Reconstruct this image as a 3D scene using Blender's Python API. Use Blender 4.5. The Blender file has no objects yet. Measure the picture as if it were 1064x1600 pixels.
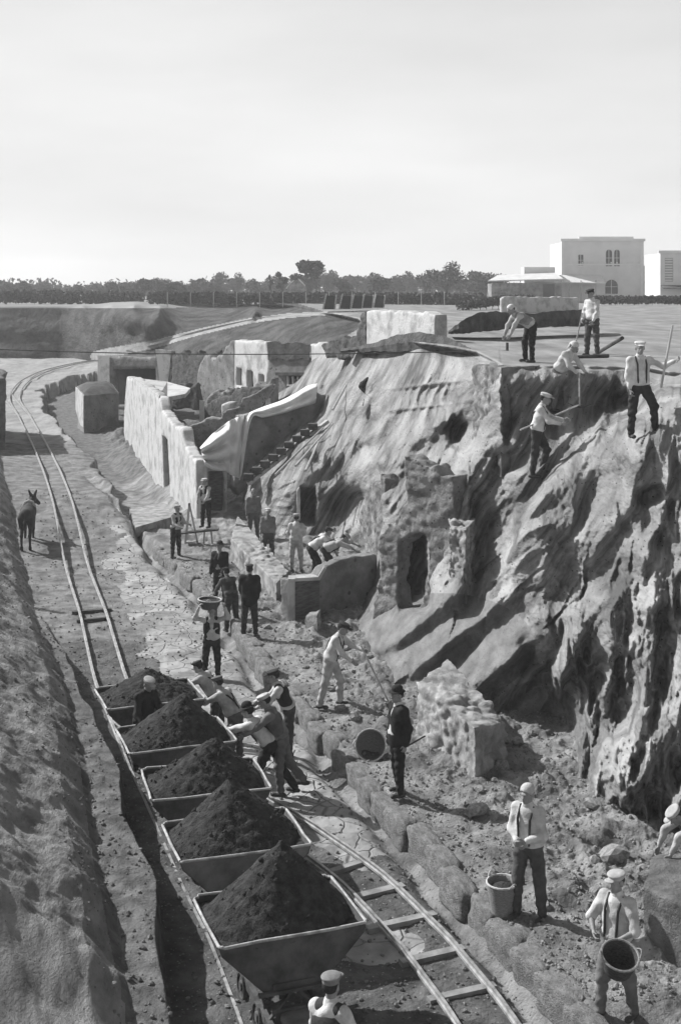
import bpy, bmesh, math, random
import numpy as np
from mathutils import Vector, Matrix
from mathutils.geometry import tessellate_polygon
random.seed(7); rng = np.random.default_rng(7)
R = math.radians
SC = bpy.context.scene
COL = SC.collection

# ---------------------------------------------------------------- camera, sky, sun, exposure
F, CX, HY, HC = 2000.0, 532.0, 455.0, 8.4        # focal length and horizon of the photograph in its pixels, eye height in metres
cam_d = bpy.data.cameras.new('camera'); cam = bpy.data.objects.new('camera', cam_d); COL.objects.link(cam)
cam.location = (0, 0, HC); cam.rotation_euler = (R(90), 0, 0)
cam_d.sensor_fit = 'VERTICAL'; cam_d.sensor_height = 36; cam_d.lens = 36 * F / 1600
cam_d.shift_y = -(800 - HY) / 1600
cam_d.clip_start = .1; cam_d.clip_end = 9000
SC.camera = cam
SUN_AZ = Vector((-.86, .51, 0)).normalized(); SUN_EL = R(39)
world = bpy.data.worlds.new('World'); SC.world = world; world.use_nodes = True
nt = world.node_tree; nt.nodes.clear()
sky = nt.nodes.new('ShaderNodeTexSky'); sky.sky_type = 'NISHITA'; sky.sun_disc = False
sky.sun_elevation = SUN_EL; sky.sun_rotation = math.atan2(SUN_AZ.x, SUN_AZ.y)
sky.dust_density = 4; sky.air_density = 1.0; sky.ozone_density = 1
bw = nt.nodes.new('ShaderNodeRGBToBW')
tc = nt.nodes.new('ShaderNodeTexCoord')
mp = nt.nodes.new('ShaderNodeMapping'); mp.inputs['Scale'].default_value = (1.6, 1.6, 7)
cn = nt.nodes.new('ShaderNodeTexNoise'); cn.inputs['Scale'].default_value = 2.0; cn.inputs['Detail'].default_value = 6; cn.inputs['Roughness'].default_value = .5
cr = nt.nodes.new('ShaderNodeMapRange'); cr.inputs['From Min'].default_value = .3; cr.inputs['From Max'].default_value = .7
cr.inputs['To Min'].default_value = 8.6; cr.inputs['To Max'].default_value = 10.0
sx = nt.nodes.new('ShaderNodeSeparateXYZ')
hz = nt.nodes.new('ShaderNodeMapRange'); hz.interpolation_type = 'SMOOTHSTEP'       # veil of bright haze, thick low down and thin overhead
hz.inputs['From Min'].default_value = .0; hz.inputs['From Max'].default_value = .70; hz.inputs['To Min'].default_value = 1.0; hz.inputs['To Max'].default_value = .0
mx = nt.nodes.new('ShaderNodeMix'); mx.data_type = 'FLOAT'
bg = nt.nodes.new('ShaderNodeBackground'); out = nt.nodes.new('ShaderNodeOutputWorld')
L = nt.links.new
L(sky.outputs[0], bw.inputs[0]); L(tc.outputs['Generated'], mp.inputs[0]); L(mp.outputs[0], cn.inputs['Vector'])
L(tc.outputs['Generated'], sx.inputs[0]); L(sx.outputs['Z'], hz.inputs[0]); L(hz.outputs[0], mx.inputs[0])
L(cn.outputs[0], cr.inputs[0]); L(bw.outputs[0], mx.inputs[2]); L(cr.outputs[0], mx.inputs[3])
L(mx.outputs[0], bg.inputs[0]); bg.inputs[1].default_value = .062
L(bg.outputs[0], out.inputs[0])
sun_d = bpy.data.lights.new('sun', 'SUN'); sun_d.energy = 4.2; sun_d.angle = R(.6); sun_d.color = (1, 1, 1)
sun = bpy.data.objects.new('sun', sun_d); COL.objects.link(sun)
sd = Vector((SUN_AZ.x * math.cos(SUN_EL), SUN_AZ.y * math.cos(SUN_EL), math.sin(SUN_EL)))
sun.rotation_euler = sd.to_track_quat('Z', 'Y').to_euler(); sun.location = (-30, 30, 60)
SC.view_settings.view_transform = 'Standard'; SC.view_settings.look = 'None'
SC.view_settings.exposure = .62; SC.view_settings.gamma = 1

# ---------------------------------------------------------------- helpers
def P(px, py, d):                                  # pixel and distance to a point of the place
    return Vector(((px - CX) / F * d, d, HC - (py - HY) / F * d))
def PZ(px, py, z=0.0):
    return P(px, py, F * (HC - z) / (py - HY))

MATS = {}
def mat(name, g, g2=None, sc=6., bump=.3, bsc=40., rough=.9, sc2=None, contrast=(.35, .65), metal=0., stretch=None, spots=None, spec=.2, bdist=.02, streak=None):
    """grey procedural material: two tones mixed by noise, second finer noise as bump"""
    if name in MATS: return MATS[name]
    m = bpy.data.materials.new(name); m.use_nodes = True; n = m.node_tree; N = n.nodes; LK = n.links.new
    b = N['Principled BSDF']; b.inputs['Roughness'].default_value = rough; b.inputs['Metallic'].default_value = metal
    b.inputs['Specular IOR Level'].default_value = spec
    g2 = g if g2 is None else g2
    t = N.new('ShaderNodeTexCoord'); vec = t.outputs['Object']
    if stretch:
        mpp = N.new('ShaderNodeMapping'); mpp.inputs['Scale'].default_value = stretch; LK(vec, mpp.inputs[0]); vec = mpp.outputs[0]
    v0 = vec
    if streak:                                     # (tilt, stretch): tone runs in streaks down the slope
        ms = N.new('ShaderNodeMapping'); ms.vector_type = 'TEXTURE'; ms.inputs['Rotation'].default_value = (0, R(streak[0]), 0); ms.inputs['Scale'].default_value = tuple(1 / q for q in streak[1]); LK(vec, ms.inputs[0]); v0 = ms.outputs[0]; sc = 1.0
    a = N.new('ShaderNodeTexNoise'); a.inputs['Scale'].default_value = sc; a.inputs['Detail'].default_value = 8; a.inputs['Roughness'].default_value = .6
    LK(v0, a.inputs['Vector'])
    r = N.new('ShaderNodeMapRange'); r.inputs['From Min'].default_value = contrast[0]; r.inputs['From Max'].default_value = contrast[1]
    r.inputs['To Min'].default_value = g; r.inputs['To Max'].default_value = g2; LK(a.outputs[0], r.inputs[0])
    col = r.outputs[0]
    if spots:                                      # (scale, size, tone)
        v = N.new('ShaderNodeTexVoronoi'); v.inputs['Scale'].default_value = spots[0]; LK(vec, v.inputs['Vector'])
        q = N.new('ShaderNodeMapRange'); q.inputs['From Min'].default_value = spots[1]; q.inputs['From Max'].default_value = spots[1] * 1.5
        LK(v.outputs['Distance'], q.inputs[0]); k = N.new('ShaderNodeMix'); k.data_type = 'FLOAT'
        LK(q.outputs[0], k.inputs[0]); k.inputs[2].default_value = spots[2]; LK(col, k.inputs[3]); col = k.outputs[0]
    LK(col, b.inputs['Base Color'])
    if bump:
        c = N.new('ShaderNodeTexNoise'); c.inputs['Scale'].default_value = bsc; c.inputs['Detail'].default_value = 6; c.inputs['Roughness'].default_value = .65
        LK(vec, c.inputs['Vector']); bp = N.new('ShaderNodeBump'); bp.inputs['Strength'].default_value = bump; bp.inputs['Distance'].default_value = bdist
        LK(c.outputs[0], bp.inputs['Height']); LK(bp.outputs[0], b.inputs['Normal'])
    MATS[name] = m; return m

def tag(o, label=None, cat=None, group=None, kind=None):
    if label: o['label'] = label
    if cat: o['category'] = cat
    if group: o['group'] = group
    if kind: o['kind'] = kind
    return o
def obj(name, verts, faces, m=None, parent=None, smooth=False):
    me = bpy.data.meshes.new(name); me.from_pydata([tuple(v) for v in verts], [], [tuple(f) for f in faces]); me.validate(); me.update()
    if smooth: me.polygons.foreach_set('use_smooth', [True] * len(me.polygons))
    o = bpy.data.objects.new(name, me); COL.objects.link(o)
    if m: me.materials.append(m)
    if parent: o.parent = parent
    return o
def empty(name, loc=(0, 0, 0), rz=0, label=None, cat=None, group=None):
    o = bpy.data.objects.new(name, None); o.empty_display_size = .2; COL.objects.link(o); o.location = loc; o.rotation_euler = (0, 0, rz)
    return tag(o, label, cat, group)
def copy_tree(o, parent=None):
    c = o.copy(); COL.objects.link(c); c.parent = parent
    for ch in list(o.children): copy_tree(ch, c)
    return c

class MB:                                          # collects shapes for ONE mesh object
    def __init__(s): s.v = []; s.f = []
    def add(s, v, f):
        k = len(s.v); s.v += [Vector(x) for x in v]; s.f += [tuple(i + k for i in q) for q in f]; return s
    def box(s, c, size, rot=None, taper=1.0):
        hx, hy, hz = size[0] / 2, size[1] / 2, size[2] / 2; c = Vector(c); vs = []
        for z, t in ((-hz, 1), (hz, taper)):
            for x, y in ((-hx, -hy), (hx, -hy), (hx, hy), (-hx, hy)): vs.append(Vector((x * t, y * t, z)))
        if rot is not None: vs = [rot @ v for v in vs]
        return s.add([v + c for v in vs], [(3, 2, 1, 0), (4, 5, 6, 7), (0, 1, 5, 4), (1, 2, 6, 5), (2, 3, 7, 6), (3, 0, 4, 7)])
    def bar(s, a, b, w, h=None, up=(0, 0, 1)):     # square bar from a to b
        a, b = Vector(a), Vector(b); h = h or w; d = (b - a); L_ = d.length; d.normalize()
        u = Vector(up); x = d.cross(u)
        if x.length < 1e-3: x = d.cross(Vector((1, 0, 0)))
        x.normalize(); z = x.cross(d)
        vs = [p + x * i * w / 2 + z * j * h / 2 for p in (a, b) for i, j in ((-1, -1), (1, -1), (1, 1), (-1, 1))]
        return s.add(vs, [(3, 2, 1, 0), (4, 5, 6, 7), (0, 1, 5, 4), (1, 2, 6, 5), (2, 3, 7, 6), (3, 0, 4, 7)])
    def tube(s, pts, r, n=8, cap=True):
        pts = [Vector(p) for p in pts]; rr = r if isinstance(r, (list, tuple)) else [r] * len(pts); k = len(s.v); x = None
        for i, p in enumerate(pts):
            d = (pts[min(i + 1, len(pts) - 1)] - pts[max(i - 1, 0)]).normalized()
            if x is None:
                x = d.cross(Vector((0, 0, 1)))
                if x.length < .05: x = d.cross(Vector((1, 0, 0)))
            x = (x - d * x.dot(d)).normalized(); y = d.cross(x)
            for j in range(n):
                a = 2 * math.pi * j / n; s.v.append(p + (x * math.cos(a) + y * math.sin(a)) * rr[i])
        for i in range(len(pts) - 1):
            for j in range(n):
                j2 = (j + 1) % n; s.f.append((k + i * n + j, k + i * n + j2, k + (i + 1) * n + j2, k + (i + 1) * n + j))
        if cap:
            s.f.append(tuple(k + j for j in reversed(range(n)))); e = k + (len(pts) - 1) * n; s.f.append(tuple(e + j for j in range(n)))
        return s
    def lathe(s, prof, c=(0, 0, 0), n=16, axis=None):  # prof: list of (radius, height)
        k = len(s.v); c = Vector(c); q = axis.to_track_quat('Z', 'Y').to_matrix() if axis is not None else Matrix.Identity(3)
        for r, h in prof:
            for j in range(n):
                a = 2 * math.pi * j / n; s.v.append(q @ Vector((r * math.cos(a), r * math.sin(a), h)) + c)
        for i in range(len(prof) - 1):
            for j in range(n):
                j2 = (j + 1) % n; s.f.append((k + i * n + j, k + i * n + j2, k + (i + 1) * n + j2, k + (i + 1) * n + j))
        return s
    def poly(s, pts, thick):                       # prism of a planar polygon, thick = offset vector
        pts = [Vector(p) for p in pts]; n = len(pts); t = Vector(thick)
        return s.add(pts + [p + t for p in pts], [tuple(range(n)), tuple(reversed(range(n, 2 * n)))] + [(i, i + n, (i + 1) % n + n, (i + 1) % n) for i in range(n)])
    def build(s, name, m=None, parent=None, smooth=False): return obj(name, s.v, s.f, m, parent, smooth)

# ---- numpy gradient noise
_perm = rng.permutation(256); _perm = np.concatenate([_perm, _perm]).astype(np.int64)
_g = rng.normal(size=(256, 3)); _g /= np.linalg.norm(_g, axis=1)[:, None]
def noise3(x, y, z):
    xi = np.floor(x).astype(np.int64); yi = np.floor(y).astype(np.int64); zi = np.floor(z).astype(np.int64)
    xf, yf, zf_ = x - xi, y - yi, z - zi
    u = xf * xf * (3 - 2 * xf); v = yf * yf * (3 - 2 * yf); w = zf_ * zf_ * (3 - 2 * zf_)
    r = 0
    for dx in (0, 1):
        for dy in (0, 1):
            for dz in (0, 1):
                h = _perm[(_perm[(_perm[(xi + dx) & 255] + yi + dy) & 255] + zi + dz) & 255]
                g = _g[h]
                dot = g[..., 0] * (xf - dx) + g[..., 1] * (yf - dy) + g[..., 2] * (zf_ - dz)
                r = r + dot * (u if dx else 1 - u) * (v if dy else 1 - v) * (w if dz else 1 - w)
    return r * 1.6
def fbm(x, y, z, o=4, g=.5):
    r = 0; a = 1; f = 1
    for _ in range(o): r = r + a * noise3(x * f + 7.3 * _, y * f - 3.1 * _, z * f + 1.7 * _); a *= g; f *= 2.03
    return r
def worley(x, y, z=None, s2=False):
    """distance to the nearest of scattered points (and to the second)"""
    xi = np.floor(x).astype(np.int64); yi = np.floor(y).astype(np.int64); three = z is not None; zi = np.floor(z).astype(np.int64) if three else 0
    b1 = np.full(x.shape, 9.); b2 = b1.copy()
    for dx in (-1, 0, 1):
        for dy in (-1, 0, 1):
            for dz in ((-1, 0, 1) if three else (0,)):
                h = _perm[(_perm[(_perm[(xi + dx) & 255] + yi + dy) & 255] + zi + dz) & 255]
                g = _g[h] * .5 + .5; e = (xi + dx + g[..., 0] - x) ** 2 + (yi + dy + g[..., 1] - y) ** 2
                if three: e = e + (zi + dz + g[..., 2] - z) ** 2
                e = np.sqrt(e); b2 = np.minimum(b2, np.maximum(b1, e)); b1 = np.minimum(b1, e)
    return (b1, b2) if s2 else b1
def smst(t): t = np.clip(t, 0, 1); return t * t * (3 - 2 * t)
# ================================================================ THE GROUND
def line_xy(pts, z=0.0):
    q = sorted([(PZ(px, py, z).y, PZ(px, py, z).x) for px, py in pts]); Y = np.array([a for a, b in q]); X = np.array([b for a, b in q])
    s0 = (X[1] - X[0]) / (Y[1] - Y[0]); s1 = (X[-1] - X[-2]) / (Y[-1] - Y[-2])
    Y = np.concatenate([[Y[0] - 12], Y, [Y[-1] + 60]]); X = np.concatenate([[X[0] - 12 * s0], X, [X[-1] + 60 * s1]])
    return lambda y: np.interp(y, Y, X)
kerbX = line_xy([(222, 850), (285, 905), (360, 985), (430, 1085), (500, 1165), (570, 1245), (640, 1325), (700, 1395), (800, 1505), (880, 1600)])
benchX = line_xy([(115, 1030), (150, 1110), (180, 1170), (205, 1250), (235, 1330), (258, 1430), (285, 1600)], .6)
footX = line_xy([(0, 740), (40, 880), (75, 1000), (115, 1130), (140, 1260), (160, 1400), (205, 1600)], .4)
roadX = line_xy([(70, 640), (105, 680), (150, 720), (190, 780), (232, 830), (262, 880)], .8)
TRK = [(-1.36, 16.7 - 6, .0)]
trackA = [P(470, 1700, 13.2)] + [Vector(v) for v in ((-.45, 13.4, .02), (-.74, 14.5, .02), (-1.39, 16.7, .02), (-1.96, 18.3, .02), (-2.60, 20.3, .02), (-3.34, 22.5, .02), (-4.85, 27.2, .02))]
trackA[0] = Vector((.05, 11.5, .02))
for px, py, z in ((146, 960, .05), (118, 875, .2), (85, 760, .7), (62, 700, .85), (36, 650, .9), (24, 628, .95)): trackA.append(PZ(px, py, z))
for px, py, z in ((30, 607, 1.05), (52, 590, 1.05), (86, 577, 1.05), (128, 568, 1.05), (166, 562.5, 1.05)): trackA.append(PZ(px, py, z))
def smooth_line(pts, n=8):
    out_ = []; p = [pts[0]] + list(pts) + [pts[-1]]
    for i in range(1, len(p) - 2):
        for k in range(n):
            t = k / n; a, b, c, d = p[i - 1], p[i], p[i + 1], p[i + 2]
            out_.append(.5 * ((2 * b) + (c - a) * t + (2 * a - 5 * b + 4 * c - d) * t * t + (3 * b - a - 3 * c + d) * t ** 3))
    return out_ + [pts[-1]]
TA = smooth_line(trackA)
lB = [PZ(*q, .08) for q in ((445, 1298), (485, 1335), (541, 1382), (593, 1429), (644, 1485), (691, 1542), (724, 1598), (752, 1660))]
rB = [PZ(*q, .08) for q in ((445, 1250), (517, 1297), (588, 1349), (649, 1396), (705, 1448), (762, 1509), (804, 1561), (835, 1598), (880, 1665))]
TBc = [Vector((-4.1, 24.8, .02)), Vector((-3.25, 23.4, .02)), Vector((-2.3, 22.0, .02)), Vector((-1.35, 20.7, .02)), Vector((-.52, 19.5, .02)), Vector((.12, 18.45, .02)), Vector((.66, 17.35, .02)), Vector((1.10, 16.3, .02)),
       Vector((1.47, 15.2, .02)), Vector((1.77, 14.1, .02)), Vector((2.0, 12.8, .02)), Vector((2.1, 11.5, .02))]
TB = smooth_line(TBc)

def road_edge(Y):
    return np.where(Y < 80, roadX(np.minimum(Y, 80.)), np.interp(Y, [80, 98, 112, 125, 140, 160], [float(roadX(80.)), -22.6, -23.0, -19.5, -14, -8]))
def zfloor(X, Y, fine=True):
    n1 = fbm(X * .9, Y * .9, 0 * X, 4); n2 = fbm(X * 4, Y * 4, 0 * X + 5, 3) if fine else 0
    z = .03 * n1 + .018 * n2
    # raised footway right of the paving, its broken kerb and gutter
    xk = kerbX(Y) + .20 * fbm(Y * .7, 0 * Y, 0 * Y + 3, 2) ; t = X - xk
    near = smst((55 - Y) / 12)
    side = smst(t / .16) * near * (.85 + .25 * noise3(X * .8, Y * 1.6, 0 * X + 20))
    z = z + side * (.36 + .05 * n1) - .16 * np.exp(-((t + .22) / .17) ** 2) * near
    rub = smst((t - .5) / 1.0) * smst((52 - Y) / 10)
    z = z + rub * (.10 * fbm(X * 2.2, Y * 2.2, 0 * X + 9, 3) + .06 * np.maximum(0, fbm(X * 7, Y * 7, 0 * X + 2, 2)) * (1 if fine else 0))
    z = z + .10 * smst((t - 3.0) / 5) * 1
    # bench left of the train
    tb = benchX(Y) - X + .12 * fbm(Y * .5, 0 * Y, 0 * Y + 8, 2)
    bh = .62 * smst((34 - Y) / 8)
    z = z + bh * smst(tb / .12) + .10 * smst(tb / .6) * fbm(X * 1.6, Y * 1.1, 0 * X + 4, 3) * smst((60 - Y) / 20)
    # left bank
    fx = np.where(Y < 52, footX(Y), footX(52.) + (Y - 52) * -.272)
    tf = fx - X + .13 * fbm(Y * .35, X * .35, 0 * Y + 1, 3)
    pos = np.maximum(tf, 0)
    bank = np.where(pos < .45, pos * 1.1, np.where(pos < 3.6, (.5 + (pos - .45) * .68), np.where(pos < 8, 2.64 + (pos - 3.6) * .5, 4.84 + (pos - 8) * .12)))
    bank = np.minimum(bank, 6.6) * smst((136 - Y) / 10)
    bankm = smst(pos / .5)
    z = z + bank + bankm * (.03 * fbm(X * .5, Y * .25, 0 * z, 3) + .02 * fbm(X * 2, Y * 2.6, 0 * z, 4, .6))
    # road bed carrying the rails in the distance
    tr = road_edge(Y) - X + (.25 + .5 * smst((Y - 85) / 15)) * fbm(Y * (.5), X * .15, 0 * Y + 6, 3) * (1 - .6 * smst((Y - 95) / 15))
    road = smst((Y - 38) / 9) * smst(tr / .25)
    z = z + road * (1.0 + .15 * noise3(X * .5, Y * .2, 0 * X))
    # spoil and rubble right of the road bed
    sp = smst((Y - 44) / 8) * smst(-tr / 1.2 - 1.9)
    z = z + sp * (.30 + .45 * fbm(X * .9, Y * .6, 0 * X + 2, 5, .6)) * smst((90 - Y) / 20) * .8
    z = z - .55 * np.exp(-((tr + 1.25) / 1.15) ** 4) * smst((Y - 42) / 6) * smst((72 - Y) / 8)
    # ramp that takes the railway up to the plain
    if False:
        m = Y > 88
        if np.any(m):
            xs, ys = X[m], Y[m]; best = np.full(xs.shape, 1e9); bz = np.zeros(xs.shape)
            for p in TA[70:]:
                dd = (xs - p.x) ** 2 + (ys - p.y) ** 2; c = dd < best; best[c] = dd[c]; bz[c] = p.z
            w = np.exp(-np.maximum(np.sqrt(best) - 2.2, 0) ** 2 / 8.0)
            zz = z[m]; z[m] = zz * (1 - w) + (bz - .05) * w
    return z

# hill, plain and far embankment: inverse distance laid down at surveyed points
ctl = []
def c(px, py, d=None, z=None):
    if d is None: d = F * (HC - z) / (py - HY)
    ctl.append((px, py, 1 / d))
for px in (-900,-700,-550,-400,-300,-200,-120,-60,0,45,90,130,175,210): c(px, 478, d=122); c(px,520,d=119.5); c(px,560,d=118) ; c(px,600,d=117)
for px in (-700, -250, 0, 130): c(px, 466, z=7); c(px, 459.5, z=7); c(px, 700, z=-2.5); c(px, 1000, z=-3); c(px, 1500, z=-3)
c(250, 483, d=126); c(250, 529, d=119); c(250, 550, z=2.7); c(400, 489, d=118); c(400, 500, z=5.6); c(330, 510, z=5.0)
for px in (250, 420, 600, 800, 1064, 1500, 2000): c(px, 466, z=7); c(px, 462, z=7); c(px, 459.5, z=7)
for px in (250,): c(px, 600, z=.8); c(px, 700, z=-2); c(px, 900, z=-3); c(px, 1300, z=-3)
c(330, 545, d=98); c(330, 580, d=86); c(330, 660, z=-.5); c(330, 760, z=-1.5); c(330, 900, z=-2); c(380, 520, d=104); c(400, 1000, z=-2); c(450, 1200, z=-2)
c(500, 492, d=90); c(450, 520, d=84); c(450, 560, d=74); c(520, 515, d=72); c(560, 500, d=76); c(560, 533, d=58)
c(400, 600, d=68); c(400, 660, d=60); c(400, 740, d=46.5); c(390, 800, d=45.2); c(390, 870, d=44.2); c(385, 900, z=-.8)
c(480, 560, d=62); c(480, 610, d=56); c(480, 650, d=52); c(480, 700, d=43.4); c(480, 770, d=42.6); c(480, 850, d=41.9); c(480, 900, d=38.3); c(440, 880, d=40); c(440, 905, d=38.4)
c(560, 547, d=46.5); c(560, 565, d=46); c(560, 600, d=45); c(560, 640, d=44.5); c(566, 700, d=42.2); c(568, 780, d=41.2); c(568, 850, d=40.4); c(600, 680, d=38.4); c(598, 720, d=36.2); c(598, 780, d=34.6); c(598, 840, d=33.4); c(600, 880, d=32.6); c(568, 880, d=38); c(575, 950, d=32); c(540, 985, d=31.5); c(500, 930, d=37.5); c(500, 985, d=34)
c(460, 985, z=-.6); c(500, 1030, z=-.7); c(560, 1030, z=-.2); c(620, 1140, z=-.7); c(700, 1180, z=-.5); c(600, 1300, z=-1.5); c(800, 1260, z=-.7); c(900, 1340, z=-.6); c(1064, 1340, z=-.3); c(1064, 1600, z=-1); c(800, 1600, z=-1); c(600, 1600, z=-2)
c(630, 490, d=66); c(650, 519, d=42.4); c(650, 548, d=40.4); c(650, 565, d=39.6); c(650, 600, d=38.2); c(650, 640, d=36.6); c(650, 700, d=35); c(640, 760, d=33.2); c(640, 850, d=31.3); c(640, 920, d=30); c(640, 990, d=28.2); c(620, 1040, d=27.2); c(650, 1090, z=.2)
c(740, 505, d=54); c(740, 535, d=41); c(740, 555, d=36); c(740, 574, d=33.2); c(745, 620, d=31.6); c(740, 690, d=30.4); c(705, 690, d=32.4); c(705, 620, d=35.6); c(740, 760, d=28.9); c(720, 820, d=29); c(740, 900, d=28.2); c(720, 960, d=27.4); c(720, 1040, d=26); c(760, 1100, d=24.8)
c(790, 530, z=6.75); c(786, 575, d=28.8); c(786, 640, d=28.5); c(786, 700, d=27.9); c(800, 745, d=27.2); c(790, 830, d=27); c(790, 920, d=26.3); c(820, 990, d=25.3); c(830, 1060, d=24.4); c(840, 1110, d=24.1); c(870, 1170, d=22.9)
c(850, 480, z=6.8); c(850, 516, z=6.75); c(1064, 480, z=6.95); c(1064, 540, z=6.75); c(900, 540, z=6.72)
for px, e in ((815, 575), (850, 576), (885, 577), (920, 578), (950, 579), (980, 580)): c(px, e - 8, z=6.72); c(px, e, d=28.6); c(px, e + 45, d=28.6); c(px, e + 78 - (px - 815) * .15, d=28.3)
c(860, 745, d=26.6); c(880, 830, d=25.4); c(880, 920, d=24.8); c(880, 1000, d=24.2); c(900, 1080, d=23.3); c(880, 1130, d=23.6); c(840, 1150, d=23.5)
c(950, 740, d=25.2); c(945, 830, d=24.2); c(950, 920, d=23.6); c(950, 1000, d=23.0); c(950, 1080, d=22.4); c(940, 1150, d=21.9); c(930, 1220, z=.25)
c(1000, 660, d=24.2); c(1000, 690, d=22.9); c(1010, 720, d=22.7); c(1000, 780, d=23.1); c(1000, 850, d=22.6); c(1000, 950, d=22.1); c(1000, 1050, d=21.6); c(1000, 1150, d=20.9); c(1000, 1230, d=20.2)
c(1064, 590, d=26); c(1064, 630, d=22.9); c(1064, 700, d=22.2); c(1064, 770, d=21.8); c(1064, 860, d=21.3); c(1064, 960, d=20.9); c(1064, 1060, d=20.4); c(1064, 1150, d=19.6); c(1064, 1250, d=18.6)
for px, k in ((1300, .86), (1700, .72), (2200, .6)):
    c(px, 480, z=6.95); c(px, 540, z=6.8); c(px, 590, d=26 * k); c(px, 640, d=22.6 * k); c(px, 860, d=20.6 * k); c(px, 1060, d=19 * k); c(px, 1250, z=.5); c(px, 1600, z=-.5)
CT = np.array(ctl); CTW = None
def rbf_fit():
    p = CT[:, :2] / 1000; n = len(p); r = np.linalg.norm(p[:, None] - p[None], axis=2)
    A = np.zeros((n + 3, n + 3)); A[:n, :n] = r - np.eye(n) * -1e-4; A[:n, n] = 1; A[:n, n + 1:] = p; A[n, :n] = 1; A[n + 1:, :n] = p.T
    return np.linalg.solve(A, np.concatenate([CT[:, 2] * 25, [0, 0, 0]]))
CTW = rbf_fit()
def wbase(px, py):
    s = px.shape; q = np.stack([px.ravel(), py.ravel()], 1) / 1000; o = np.zeros(len(q)); n = len(CT)
    for i in range(0, len(q), 60000):
        a = q[i:i + 60000]; o[i:i + 60000] = np.sqrt(((a[:, None] - CT[None, :, :2] / 1000) ** 2).sum(2)) @ CTW[:n] + CTW[n] + a @ CTW[n + 1:]
    return (o / 25).reshape(s)
def sdist(poly, px, py):
    """distance to a traced line, signed: positive left of its direction as seen from the camera; and position along it"""
    best = np.full(px.shape, 1e9); sg = np.zeros(px.shape); al = np.zeros(px.shape); n = len(poly) - 1
    for i in range(n):
        ax, ay = poly[i]; bx, by = poly[i + 1]; dx, dy = bx - ax, by - ay; L2 = dx * dx + dy * dy
        t = np.clip(((px - ax) * dx + (py - ay) * dy) / L2, 0, 1); ex = px - ax - t * dx; ey = py - ay - t * dy
        d = np.hypot(ex, ey); c_ = d < best; best = np.where(c_, d, best)
        sg = np.where(c_, np.sign(dy * ex - dx * ey), sg); al = np.where(c_, (i + t) / n, al)
    return best * sg, al
# cut faces: beyond the line (its left side) the ground lies farther back by amp metres, easing out over decay pixels
STEPS = [
    ([(672, 1040), (640, 990), (640, 985)], 0, 30, 3),
    
]
RIDGES = [  # (line from top to bottom, height toward the light in metres, width of the dark right side px, of the lit left side px)
    ([(735, 905), (700, 935), (640, 985), (585, 1020)], .9, 12, 50),
    ([(800, 925), (740, 975), (680, 1020), (640, 1050)], .9, 11, 46),
    ([(842, 985), (800, 1020), (760, 1060), (720, 1100)], 1.0, 12, 52),
    ([(975, 905), (955, 985), (950, 1060), (935, 1120)], .9, 12, 50),
    ([(1030, 860), (1018, 960), (1012, 1080), (990, 1180)], .8, 10, 36),
    ([(905, 945), (895, 1010), (868, 1065)], 1.2, 14, 60),
    ([(1064, 1105), (1020, 1170), (960, 1235), (880, 1285)], .8, 30, 70),
    ([(780, 572), (782, 640), (784, 712)], 1.0, 4, 34),
    ([(585, 640), (596, 740), (588, 860), (575, 950)], .6, 60, 8),
    ([(700, 640), (640, 700), (606, 760), (600, 820)], .7, 14, 40),
    ([(732, 760), (730, 830), (722, 900), (712, 950)], 1.1, 7, 30),
    ([(905, 700), (860, 760), (815, 830), (785, 905)], 1.3, 70, 9),
    ([(1000, 700), (985, 780), (930, 850), (905, 900)], .7, 12, 50),
    ([(1040, 780), (1015, 850), (1000, 900)], .7, 9, 30),
    ([(760, 700), (735, 730), (722, 760)], .8, 24, 30),
    ([(700, 560), (640, 620), (560, 690), (470, 745)], .55, 12, 30),
    ([(735, 620), (690, 660), (640, 690)], .6, 10, 26),
]
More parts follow.
